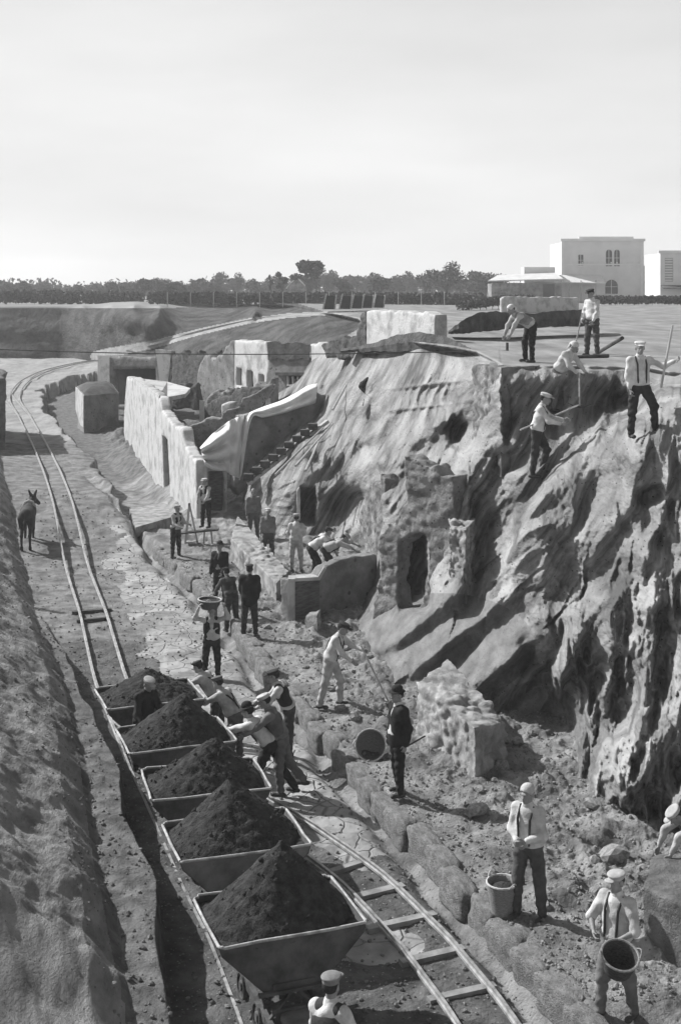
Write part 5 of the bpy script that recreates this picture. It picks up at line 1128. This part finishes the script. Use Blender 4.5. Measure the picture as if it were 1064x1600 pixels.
hedge('dark scrubby hedge above the grassy embankment at the far left', [P(-120, 474, 165), P(40, 472, 165), P(140, 474, 165), P(230, 474, 165)], 1.6, 1.6, 9000, 6, .2)
hedge('low dark bushes left of the whitewashed garden wall', [P(722, 484, 100), P(750, 480, 104), P(790, 474, 112), P(835, 473, 116)], .75, .9, 4000, 8, .1)
for i, px in enumerate(list(range(262, 700, 36))):
    d = 138 - max(0, (px - 420)) * .02; m_ = MB(); m_.tube([(0, 0, -.3), (0, 0, 1.35)], .05, 6); o = m_.build('fence_post', M_wood) if i == 0 else fp0.copy()
    if i == 0: fp0 = o
    else: COL.objects.link(o)
    o.location = P(px, 476, d); tag(o, 'thin pale post standing in front of the long hedge', 'fence post', 'posts along the long hedge')
# barn
def gable_house(label, x0, x1, yb, ye, yr, d, m, mr):
    a, b = P(x0, yb, d), P(x1, yb, d); W_ = b.x - a.x; he = (yb - ye) / F * d; hr = (yb - yr) / F * d; t = empty('barn', a, 0, label, 'barn'); q = MB(); dp = 5
    q.poly([(0, 0, 0), (W_, 0, 0), (W_, 0, he), (W_ / 2, 0, hr), (0, 0, he)], (0, dp, 0)); q.build('wall', m, t); r = MB()
    r.poly([(-.2, -.2, he - .1), (W_ / 2, -.2, hr), (W_ / 2, -.2, hr + .15), (-.2, -.2, he + .06)], (0, dp + .4, 0)); r.poly([(W_ + .2, -.2, he - .1), (W_ + .2, -.2, he + .06), (W_ / 2, -.2, hr + .15), (W_ / 2, -.2, hr)], (0, dp + .4, 0)); r.build('roof', mr, t); return t
gable_house('small gabled barn between the two lone far trees', 449, 478, 466, 450, 434, 200, M_plaster2, M_rooft)
# villa
def arch(x, z, w, h, n=10, rnd=True):
    if not rnd: return [(x, z), (x + w, z), (x + w, z + h), (x, z + h)]
    return [(x, z), (x + w, z)] + [(x + w / 2 + w / 2 * math.cos(math.pi * i / n), z + h - w / 2 + w / 2 * math.sin(math.pi * i / n)) for i in range(n + 1)]
def villa():
    d = 180; s = d / F; b0 = P(877, 472, d); b0.z = 6.9; t = empty('villa', b0, 0, 'two storey pale villa with twin arched upper windows', 'house')
    def q(px, py): return ((px - 877) * s, (HC - (py - HY) * s) - 6.9)
    def blk(name, x0, x1, ytop, dep, y, m, holes=()):
        a, zt = q(x0, ytop); b, _ = q(x1, ytop); outer = [Vector((a, y, 0)), Vector((b, y, 0)), Vector((b, y, zt)), Vector((a, y, zt))]
        return slab(name, [outer] + [[Vector((u, y, w)) for u, w in h] for h in holes], Vector((0, .35, 0)), m, t), (a, b, zt)
    def hole(x0, x1, y0, y1, rnd): a, zt = q(x0, y0); b, zb = q(x1, y1); return arch(a, zb, b - a, zt - zb, 10, rnd)
    hs = [hole(903, 911, 398, 415, False), hole(946, 956, 390, 416, True), hole(959, 968, 390, 416, True), hole(945, 965, 437, 459, True)]
    _, (a, b, zt) = blk('wall', 877, 1005, 376, 8, 0, M_house, hs)
    m = MB(); m.box(((a + b) / 2, 5.2, zt / 2 - .1), (b - a - .02, 9.6, zt - .3)); m.build('side_walls', M_house, t)
    for i, h in enumerate(hs):
        w = slab('window', [[Vector((x, .20, z)) for x, z in h]], Vector((0, .04, 0)), M_glass, t); xs_ = [x for x, z in h]; zs_ = [z for x, z in h]
        fr = MB(); fr.bar(((min(xs_) + max(xs_)) / 2, .16, min(zs_)), ((min(xs_) + max(xs_)) / 2, .16, max(zs_)), .07); fr.bar((min(xs_), .16, (min(zs_) + max(zs_)) / 2), (max(xs_), .16, (min(zs_) + max(zs_)) / 2), .06); fr.build('frame', M_trim, w)
        sl = MB(); sl.box(((min(xs_) + max(xs_)) / 2, -.06, min(zs_) - .08), (max(xs_) - min(xs_) + .2, .22, .12)); sl.build('sill', M_trim, w)
    for x0, x1, yt, yb, pr in ((875, 1007, 373, 377, .25), (877, 1005, 412, 414.5, .1), (877, 882, 377, 470, .06), (1000, 1005, 377, 470, .06)):
        a_, z1 = q(x0, yt); b_, z0 = q(x1, yb); m = MB(); m.box(((a_ + b_) / 2, -pr / 2 - .003, (z0 + z1) / 2), (b_ - a_, pr, z1 - z0)); m.build('cornice' if x1 - x0 > 50 else 'corner_strip', M_trim, t)
    hs2 = [hole(1001, 1007, 441, 459, True)]; 
    _, (a, b, zt) = blk('wing_wall', 1006, 1030, 415, 6, .6, M_plaster2, [hole(1000 + 8, 1000 + 14, 441, 459, True)]); m = MB(); m.box(((a + b) / 2, 4.4, zt / 2 - .1), (b - a - .02, 6.6, zt - .2)); m.build('wing', M_house, t)
    m = MB(); a_, z1 = q(905, 369.5); b_, z0 = q(990, 373); m.box(((a_ + b_) / 2, .6, (z0 + z1) / 2), (b_ - a_, .5, z1 - z0)); m.build('parapet', M_house, t)
    m = MB()
    for px in np.arange(882, 1003, 9): x, zz = q(px, 410.5); m.box((x, -.09, zz), (.16, .16, .22))
    m.build('cornice_brackets', M_trim, t)
    m = MB(); x_, z_ = q(885, 440); m.poly([(-4.2, -2.6, q(0, 436)[1] - .5), (5.6, -2.6, q(0, 440)[1] - .3), (5.6, -.3, q(0, 432)[1]), (-4.2, -.3, q(0, 430)[1])], (0, 0, .12)); m.build('porch_roof', M_trim, t)
    for px in (872, 884, 902, 925): x, _ = q(px, 440); m = MB(); m.bar((x, -2.4, 0), (x, -2.4, 3.0), .14); m.build('porch_post', M_wood, t)
    return t
villa()
def shed():
    d = 172; s = d / F; b0 = P(765, 472, d); b0.z = 6.9; t = empty('long_shed', b0, 0, 'long low shed with a pale sloping roof left of the villa', 'shed'); q = lambda px, py: ((px - 765) * s, HC - (py - HY) * s - 6.9)
    a, z1 = q(768, 442); b, _ = q(876, 442); hx0, hz1 = q(848, 444); hx1, _ = q(866, 444)
    slab('wall', [[Vector((a, 0, 0)), Vector((b, 0, 0)), Vector((b, 0, z1)), Vector((a, 0, z1))], [Vector((hx0, 0, .6)), Vector((hx1, 0, .6)), Vector((hx1, 0, hz1)), Vector((hx0, 0, hz1))]], Vector((0, .3, 0)), M_plaster2, t)
    m = MB(); m.poly([(hx0, .2, .6), (hx1, .2, .6), (hx1, .2, hz1), (hx0, .2, hz1)], (0, .04, 0)); m.build('window', M_glass, t)
    m = MB(); m.poly([(-.3, -.5, q(0, 440)[1]), (b + .2, -.5, q(0, 437)[1]), (b + .2, 5, q(0, 427)[1]), (1.8, 5, q(0, 430)[1])], (0, 0, .14)); m.build('roof', M_rooft, t)
    m = MB(); m.box(((a + b) / 2, 2.8, z1 / 2 - .05), (b - a - .02, 4.4, z1 - .1)); m.build('side_walls', M_plaster2, t)
    m = MB(); u0, v1 = q(828, 416); u1, _ = q(878, 416); m.box(((u0 + u1) / 2, 7.2, v1 / 2), (u1 - u0, 3, v1)); m.build('rear_block', M_house, t)
shed()
def right_house():
    d = 165; s = d / F; b0 = P(1030, 472, d); b0.z = 6.9; t = empty('villa', b0, 0, 'pale shuttered house cut off by the right edge of the view', 'house'); q = lambda px, py: ((px - 1030) * s, HC - (py - HY) * s - 6.9)
    a, zt = q(1031, 393); b, _ = q(1120, 393); h0, hz0 = q(1038, 440); h1, hz1 = q(1051, 403); hole = [Vector((h0, 0, hz0)), Vector((h1, 0, hz0)), Vector((h1, 0, hz1)), Vector((h0, 0, hz1))]
    slab('wall', [[Vector((a, 0, 0)), Vector((b, 0, 0)), Vector((b, 0, zt)), Vector((a, 0, zt))], hole], Vector((0, .35, 0)), M_house, t)
    m = MB(); m.poly([p + Vector((0, .12, 0)) for p in hole], (0, .05, 0)); sh_ = m.build('window', M_shut, t); m = MB()
    for k in range(9): z = hz0 + (hz1 - hz0) * (k + .5) / 9; m.bar((h0 + .05, .1, z), (h1 - .05, .1, z), .05, .14)
    m.build('shutter', M_trim, sh_)
    m = MB(); m.box(((a + b) / 2, 4.5, zt / 2 - .1), (b - a - .02, 8, zt - .25)); m.build('side_walls', M_house, t); m = MB(); m.box(((a + b) / 2 - .1, -.12, zt - .05), (b - a + .4, .4, .35)); m.build('cornice', M_trim, t)
    m = MB(); _, zz = q(0, 447); m.poly([(a, -1.6, zz - .35), (b, -1.6, zz - .35), (b, -.02, zz), (a, -.02, zz)], (0, 0, .12)); m.build('awning_roof', M_darkm, t)
right_house()

# ================================================================ AIR
hzm = bpy.data.materials.new('haze'); hzm.use_nodes = True; hn = hzm.node_tree; hn.nodes.clear(); ho = hn.nodes.new('ShaderNodeOutputMaterial'); hv = hn.nodes.new('ShaderNodeVolumePrincipled')
hv.inputs['Density'].default_value = .0007; hv.inputs['Color'].default_value = (1, 1, 1, 1); hv.inputs['Anisotropy'].default_value = .2; hn.links.new(hv.outputs[0], ho.inputs['Volume'])
m = MB(); m.box((0, 310, 8), (1700, 660, 30)); o = m.build('haze', hzm); o['kind'] = 'stuff'
# ================================================================ TOOLS AND BASKETS
M_wick_d = mat('dark_wicker', .03, .08, 30, .8, 60, stretch=(1, 1, 4), bdist=.01)
def tool_shovel(label, A, B, blade=.26, name='shovel'):
    A, B = Vector(A), Vector(B); t = empty(name, A, 0, label, 'shovel'); d = (B - A).normalized(); m = MB(); m.tube([(0, 0, 0), (B - A)], .018, 7); m.build('handle', M_wood, t)
    x = d.cross(Vector((0, 0, 1))).normalized(); y = x.cross(d); e = B - A; m = MB(); w = .11
    m.poly([e - x * w, e + x * w, e + x * w * .9 + d * blade * .7, e + d * blade, e - x * w * .9 + d * blade * .7], y * .012); m.build('blade', M_iron, t); return t
def tool_pick(label, A, B):
    A, B = Vector(A), Vector(B); t = empty('pickaxe', A, 0, label, 'pickaxe'); d = (B - A).normalized(); m = MB(); m.tube([(0, 0, 0), (B - A)], .018, 7); m.build('handle', M_wood, t)
    x = d.cross(Vector((0, 1, 0))).normalized(); e = B - A; m = MB(); m.tube([e - x * .26 - d * .08, e - x * .12 - d * .015, e, e + x * .12 - d * .015, e + x * .26 - d * .08], [.006, .02, .028, .02, .006], 6); m.build('head', M_iron, t); return t
def stick(label, A, B, r=.016, m_=None):
    A, B = Vector(A), Vector(B); m = MB(); m.tube([(0, 0, 0), (B - A) * .5, B - A], r, 7); o = m.build('stick', m_ or M_wood_d); o.location = A; return tag(o, label, 'stick')
def basket(label, loc, r0, r1, h, axis=None, fill=True, m=None, hand=True, rm=None):
    t = empty('basket', loc, 0, label, 'basket'); ax = Vector(axis) if axis is not None else Vector((0, 0, 1)); ax.normalize()
    b = MB(); pr = [(0, 0), (r0, 0)] + [(r0 + (r1 - r0) * k / 9 + (.006 if k % 2 else -.002), h * k / 9) for k in range(1, 10)] + [(r1 - .02, h), (r1 - .025, h * .5), (r0 - .02, .02), (0, .02)]
    b.lathe(pr, (0, 0, 0), 26, ax); b.build('weave', m or M_wicker, t, True)
    q = ax.to_track_quat('Z', 'Y'); rim = MB(); rim.tube([q @ Vector((r1 * math.cos(a * math.pi / 13), r1 * math.sin(a * math.pi / 13), h)) for a in range(27)], .014, 6, False); rim.build('rim', rm or M_wick_l, t)
    if fill:
        s = MB(); s.lathe([(r1 - .03, h * .80), (r1 * .5, h * .90), (0, h * .98)], (0, 0, 0), 20, ax); s.build('soil', M_soil, t, True)
    if hand:
        for sg in (-1, 1):
            hd = MB(); hd.tube([q @ Vector((sg * (r1 + .03 * math.sin(k * math.pi / 6)), (k - 3) * .022, h + .055 * math.sin(k * math.pi / 6))) for k in range(7)], .010, 5); hd.build('handle', rm or M_wick_l, t)
    return t

# ================================================================ THE PEOPLE
GW = 'workers at the loaded wagons'; GS = 'workers on the slope'; GR = 'people at the ruins'
a = person('worker in a white shirt and light headcloth standing beside a full basket', 826, 1434, 1.76, yaw=-35, lean=2, head=(4, 0), LA=((8, 10), (78, -38)), RA=((4, 12), (62, -42)), LL=((-3, 7), (-4, 3)), RL=((6, 6), (0, 2)), shirt=.82, trousers=.085, cap='kerchief', capc=.5, near=True, apron=None)
p = G(786, 1424); basket('tall wicker basket of earth on the ground beside the worker in the headcloth', p - Vector((0, 0, .03)), .15, .205, .42, (-.03, -.02, 1))
b = person('worker in a light cap carrying a dark basket against the belly', 962, 1592, 1.66, yaw=-42, lean=-4, head=(6, -6), LA=((18, 26), (64, -36)), RA=((20, 28), (60, -36)), LL=((-8, 6), (-12, 2)), RL=((10, 6), (2, 3)), shirt=.72, sleeves=.6, vest=None, trousers=.15, cap='cap', capc=.6, near=True, shoe=SHOE)
hm = (b['hdL'] + b['hdR']) / 2; f_ = b['rot'] @ Vector((0, -1, 0)); basket('dark mouthed wicker basket held at the belly by the worker in the light cap', P(964, 1516, 13.88), .14, .20, .23, (.05, -.40, .92), fill=False, m=M_wick_d, rm=M_wicker)
person('worker in a pale shirt bending low at the right edge of the view', 1118, 1400, 1.68, yaw=-75, lean=72, LA=((70, 8), (30, 2)), RA=((55, 8), (20, 4)), LL=((10, 8), (-6, 3)), RL=((24, 8), (-8, 3)), shirt=.62, trousers=.3, cap='cap', capc=.45, near=True)
zb = P(513, 1524, 12.7); person('man in white shirt and dark waistcoat at the bottom edge beside the nearest wagon', 0, 0, 1.72, yaw=150, lean=4, at=(zb.x, 12.7, zb.z - 1.72), LA=((20, 12), (40, 6)), RA=((12, 26), (46, 10)), shirt=.85, vest=.05, trousers=.08, cap='cap', capc=.22, near=True)
c5 = person('man in a long black coat and black hat with a walking stick', 621, 1241, 1.72, yaw=-68, lean=-2, head=(4, 8), LA=((-14, 10), (12, 2)), RA=((2, 8), (14, 0)), LL=((3, 4), (-2, 2)), RL=((-4, 4), (-8, 2)), shirt=.7, coat=.022, trousers=.022, cap='hat', capc=.025, brim=-.012, collar=.8, near=True)
stick('walking stick in the hand of the man in the long black coat', c5['hdL'] + Vector((0, 0, .04)), P(664, 1150, c5['hdL'].y + .1), .013)
s6 = person('worker in white with a dark cap digging with a long shovel', 516, 1104, 1.74, yaw=72, lean=20, head=(12, 0), LA=((52, 6), (74, -6)), RA=((30, 2), (62, 10)), LL=((20, 8), (0, 3)), RL=((-8, 6), (-14, 3)), shirt=.78, trousers=.55, cap='cap', capc=.05, near=True, apron=None)
tool_shovel('long handled shovel held by the digger in white', s6['hdL'] + Vector((-.12, 0, .12)), P(608, 1098, s6['hdL'].y - .4), .24)
basket('wicker basket lying on its side behind the man in black', P(583, 1166, 22.6), .17, .27, .36, (-.15, -.9, .38), fill=False)
# group at the wagons
person('stooping man in a black hat and bright white shirt pushing a wagon', 424, 1244, 1.70, yaw=-112, lean=46, head=(-10, 0), LA=((72, 6), (84, 4)), RA=((58, 8), (76, 4)), LL=((24, 6), (6, 3)), RL=((-16, 8), (-38, 3)), shirt=.88, trousers=.03, cap='hat', capc=.025, brim=-.01, near=True, group=GW)
person('tall man in drab clothes and pale cap leaning right behind the stooping man', 440, 1240, 1.74, yaw=-96, lean=24, head=(8, 0), LA=((45, 8), (60, 4)), RA=((38, 8), (60, 4)), LL=((4, 4), (-6, 2)), RL=((-14, 6), (-40, 2)), shirt=.2, vest=.13, trousers=.14, cap='cap', capc=.45, near=True, group=GW)
person('man in dark cap and waistcoat with white sleeves behind the wagon group', 452, 1186, 1.68, yaw=-88, lean=26, LA=((40, 10), (64, 0)), RA=((34, 12), (60, 0)), shirt=.8, vest=.035, trousers=.07, cap='cap', capc=.04, group=GW)
person('stooping man in faded checked shirt leaning on the wagon side', 368, 1196, 1.66, yaw=-118, lean=38, head=(-6, 0), LA=((60, 8), (70, 0)), RA=((50, 10), (68, 0)), shirt=.42, trousers=.12, cap='beret', capc=.12, group=GW)
person('half hidden man in a dark beret beside the farthest wagon', 340, 1160, 1.64, yaw=-112, lean=42, LA=((60, 8), (70, 0)), RA=((50, 10), (68, 0)), shirt=.6, trousers=.06, cap='beret', capc=.05, group=GW)
person('man in dark clothes and pale cap standing on the wagon coupling', 0, 0, 1.62, yaw=40, lean=12, head=(14, 0), at=(-3.30, 21.45, .38), LA=((24, 10), (50, 0)), RA=((20, 10), (44, 0)), shirt=.035, vest=.025, trousers=.03, cap='cap', capc=.35, group=GW)
# on the street and the footway
k = person('man in black coming up the street with a basket on his shoulders', 331, 1061, 1.62, yaw=6, lean=3, head=(6, 0), LA=((120, 50), (176, -22)), RA=((120, 50), (176, -22)), LL=((6, 6), (0, 2)), RL=((-4, 7), (-6, 2)), shirt=.45, vest=.025, trousers=.03, cap='none')
basket('dark basket of earth carried on the shoulders of the man in black', k['head'] + Vector((-.06, .10, .03)), .17, .25, .2, (.05, 0, 1), m=M_darkm)
person('bent man in dark grey behind the basket carrier on the street', 362, 986, 1.6, yaw=-150, lean=30, LA=((40, 8), (50, 0)), RA=((40, 8), (50, 0)), shirt=.10, vest=.05, trousers=.06, cap='cap', capc=.06, group=GR)
person('broad man in a black jacket seen from behind on the footway', 390, 994, 1.70, yaw=176, lean=2, LA=((12, 6), (20, -10)), RA=((12, 6), (20, -10)), shirt=.03, coat=.022, trousers=.05, cap='cap', capc=.05, group=GR)
person('man in dark jacket and flat hat standing left of the rubble wall', 344, 944, 1.62, yaw=-20, LA=((10, 8), (40, -10)), RA=((10, 8), (24, 0)), shirt=.3, coat=.03, trousers=.04, cap='hat', capc=.05, group=GR)
v = person('man in waistcoat and light cap holding a plank at the trestle', 275, 871, 1.62, yaw=50, lean=5, LA=((30, 6), (78, 0)), RA=((24, 8), (74, 0)), shirt=.6, vest=.03, trousers=.035, cap='cap', capc=.4, group=GR)
# trestle
t0 = P(285, 838, 40.4); tr = empty('trestle', G(300, 866), 0, 'wooden trestle scaffold at the foot of the white house front', 'trestle'); o0 = Vector(tr.location); m = MB()
pt = {q: P(q[0], q[1], q[2]) - o0 for q in ()}
dT = 41.0
def tq(px, py, dd=0): return P(px, py, dT + dd) - o0
for (x0, y0, x1, y1, dd) in ((288, 868, 296, 786, 0), (312, 862, 296, 786, 0), (290, 858, 297, 786, .7), (318, 862, 320, 828, 0), (334, 866, 330, 828, 0)): m = MB(); m.bar(tq(x0, y0, dd), tq(x1, y1, dd), .06, .05); m.build('leg', M_wood, tr)
m = MB(); m.bar(tq(280, 833), tq(342, 827), .28, .05); m.build('platform', M_wood_d, tr); m = MB(); m.bar(tq(291, 848), tq(310, 846), .06, .04); m.build('stretcher', M_wood, tr)
person('man in waistcoat and light cap standing on the trestle', 0, 0, 1.6, yaw=-30, at=P(322, 824, dT), lean=6, LA=((30, 10), (50, 0)), RA=((16, 14), (44, -20)), shirt=.65, vest=.03, trousers=.03, cap='cap', capc=.5, group=GR)
u = person('man in a grey smock leaning on a stick before the shaded slope', 419, 878, 1.62, yaw=-8, LA=((4, 8), (8, 2)), RA=((12, 8), (30, 0)), shirt=.2, trousers=.1, cap='cap', capc=.5, group=GR)
stick('stick held upright by the man in the grey smock', u['hdR'] + Vector((0, 0, .05)), Vector((u['hdR'].x + .12, u['hdR'].y - .05, u['root'].location.z)), .014, M_wood)
person('blurred pale figure standing in the doorway shadow below the canvas', 396, 846, 1.74, yaw=20, shirt=.2, trousers=.14, cap='none', group=GR)
person('man seen from behind in white shirt and white trousers', 463, 893, 1.68, yaw=176, LA=((16, 16), (52, -30)), RA=((16, 16), (52, -30)), LL=((0, 5), (0, 2)), RL=((3, 5), (0, 2)), shirt=.75, trousers=.62, cap='cap', capc=.3, group=GR)
q1 = person('bending man in white shirt and dark trousers behind the brick ended wall', 0, 0, 1.66, yaw=100, lean=50, at=P(486, 906, 34.6), LA=((62, 6), (36, 0)), RA=((46, 6), (30, 0)), LL=((20, 6), (-8, 2)), RL=((30, 6), (-10, 2)), shirt=.8, sleeves=.6, trousers=.03, cap='cap', capc=.06, group=GR)
person('second bending man reaching out over the plastered wall top', 0, 0, 1.66, yaw=92, lean=66, at=P(507, 908, 34.2), LA=((84, 6), (66, 0)), RA=((70, 6), (60, 0)), LL=((20, 6), (-8, 2)), RL=((34, 6), (-10, 2)), shirt=.6, sleeves=.6, trousers=.04, cap='cap', capc=.4, group=GR)
person('crouching man in dark clothes high at the top of the shaded cut', 566, 634, 1.5, yaw=60, lean=48, LA=((50, 8), (40, 0)), RA=((50, 8), (40, 0)), LL=((40, 8), (-30, 2)), RL=((50, 8), (-20, 2)), shirt=.04, trousers=.03, cap='cap', capc=.04, group=GS)
# on the slope
d1 = person('digger in bright white shirt and light cap working halfway up the slope', 838, 745, 1.80, yaw=78, lean=12, head=(10, 0), LA=((44, 4), (84, -4)), RA=((34, 6), (82, 6)), LL=((28, 6), (-14, 3)), RL=((-4, 5), (-6, 2)), shirt=.85, trousers=.05, cap='cap', capc=.7, near=True, group=GS)
hh_ = (d1['hdL'] + d1['hdR']) / 2; tool_shovel('long shovel held across by the digger halfway up the slope', P(812, 672, hh_.y), P(888, 640, hh_.y + .1), .26)
d2 = person('digger in a white headcloth bending over the edge with a pickaxe', 873, 643, 1.72, yaw=48, lean=34, head=(16, 0), LA=((34, 6), (44, -6)), RA=((28, 4), (46, -14)), LL=((12, 6), (2, 3)), RL=((-2, 6), (-6, 2)), shirt=.75, trousers=.17, cap='kerchief', capc=.78, near=True, group=GS)
tool_pick('pickaxe of the digger bending over the edge', d2['hdR'] + Vector((-.02, 0, .08)), P(905, 636, d2['hdR'].y - .2))
d3 = person('man in white shirt and black cap standing upright on the plateau with a shovel', 925, 556, 1.76, yaw=-52, lean=2, head=(14, 0), LA=((10, 8), (28, -10)), RA=((12, 8), (36, -16)), LL=((0, 5), (-4, 2)), RL=((6, 5), (0, 2)), shirt=.85, trousers=.09, cap='cap', capc=.035, near=True, group=GS)
tool_shovel('shovel standing in front of the man in the black cap', d3['hdR'] + Vector((0, -.05, .25)), G(897, 552) + Vector((0, 0, .1)), .2)
stick('timber bar propped on the plateau right of the standing man', G(932, 552), P(972, 528, 33), .05, M_wood_d)
stick('dark plank lying on the plateau beneath the standing man', G(900, 560, .03), G(950, 559, .05), .05, M_wood_d)
person('bent digger in a white headcloth near the left of the plateau edge', 830, 566, 1.68, yaw=-72, lean=62, head=(-10, 0), LA=((34, 6), (26, 0)), RA=((28, 10), (16, 6)), LL=((8, 6), (0, 2)), RL=((16, 6), (-4, 2)), shirt=.6, vest=.22, trousers=.03, cap='kerchief', capc=.8, group=GS)
d4 = person('man in white shirt and white cap with a pole over his shoulder at the right', 998, 684, 1.76, yaw=8, lean=2, head=(4, -10), LA=((36, 60), (120, 30)), RA=((2, 10), (12, -6)), LL=((36, 12), (-10, 6)), RL=((-2, 4), (-4, 2)), shirt=.85, trousers=.035, cap='cap', capc=.8, near=True, group=GS)
stick('upright pole held by the man in the white cap at the right', P(1050, 508, d4['hdL'].y), P(1032, 606, d4['hdL'].y), .022, M_wood)

# ================================================================ THE MULE
def mule():
    at = G(42, 858); t = empty('mule', at, R(8), 'dark mule standing with its back to the camera beside the rails', 'mule')
    B = []; 
    for a_, b_, r0, r1 in (((0, -.05, 1.05), (0, .55, 1.08), .23, .25), ((0, .55, 1.08), (0, .95, 1.08), .25, .22), ((0, -.2, 1.12), (0, .2, 1.08), .20, .22), ((0, .95, 1.15), (.08, 1.24, 1.40), .17, .11), ((.08, 1.26, 1.42), (.24, 1.58, 1.20), .095, .06), ((.08, 1.24, 1.44), (.10, 1.18, 1.44), .10, .08)): B.append(C_(a_, b_, r0, r1))
    for sx in (-1, 1):
        B += [C_((sx * .12, -.15, 1.0), (sx * .14, -.02, .72), .15, .09), C_((sx * .14, -.02, .72), (sx * .13, -.24, .46), .075, .05), C_((sx * .13, -.24, .46), (sx * .13, -.18, .08), .045, .035), C_((sx * .13, -.18, .08), (sx * .13, -.14, .02), .045, .05)]
        B += [C_((sx * .12, .85, .95), (sx * .13, .88, .5), .09, .05), C_((sx * .13, .88, .5), (sx * .13, .88, .08), .042, .034), C_((sx * .13, .88, .08), (sx * .13, .92, .02), .045, .05)]
        B += [C_((sx * .06 + .08, 1.22, 1.50), (sx * .13 + .08, 1.18, 1.74), .034, .012), C_((sx * .07 + .08, 1.22, 1.56), (sx * .12 + .08, 1.18, 1.66), .038, .026)]
    B += [C_((0, -.34, 1.12), (0, -.42, .9), .05, .05), C_((0, -.42, .9), (.02, -.42, .5), .05, .03)]
    co, q = surface_nets(union(B, .05), (-.6, -.7, -.1), (.6, 1.9, 2.1), .024); obj('body', co.tolist(), q.tolist(), mat('mule_coat', .025, .05, 3, .3, 60, rough=.8, bdist=.01), t, True)
    h = MB(); h.tube([(-.2, .75, 1.22), (-.12, .80, 1.36), (.0, .82, 1.40), (.12, .80, 1.36), (.2, .75, 1.22)], .05, 8); h.build('harness_collar', M_wood, t)
mule()
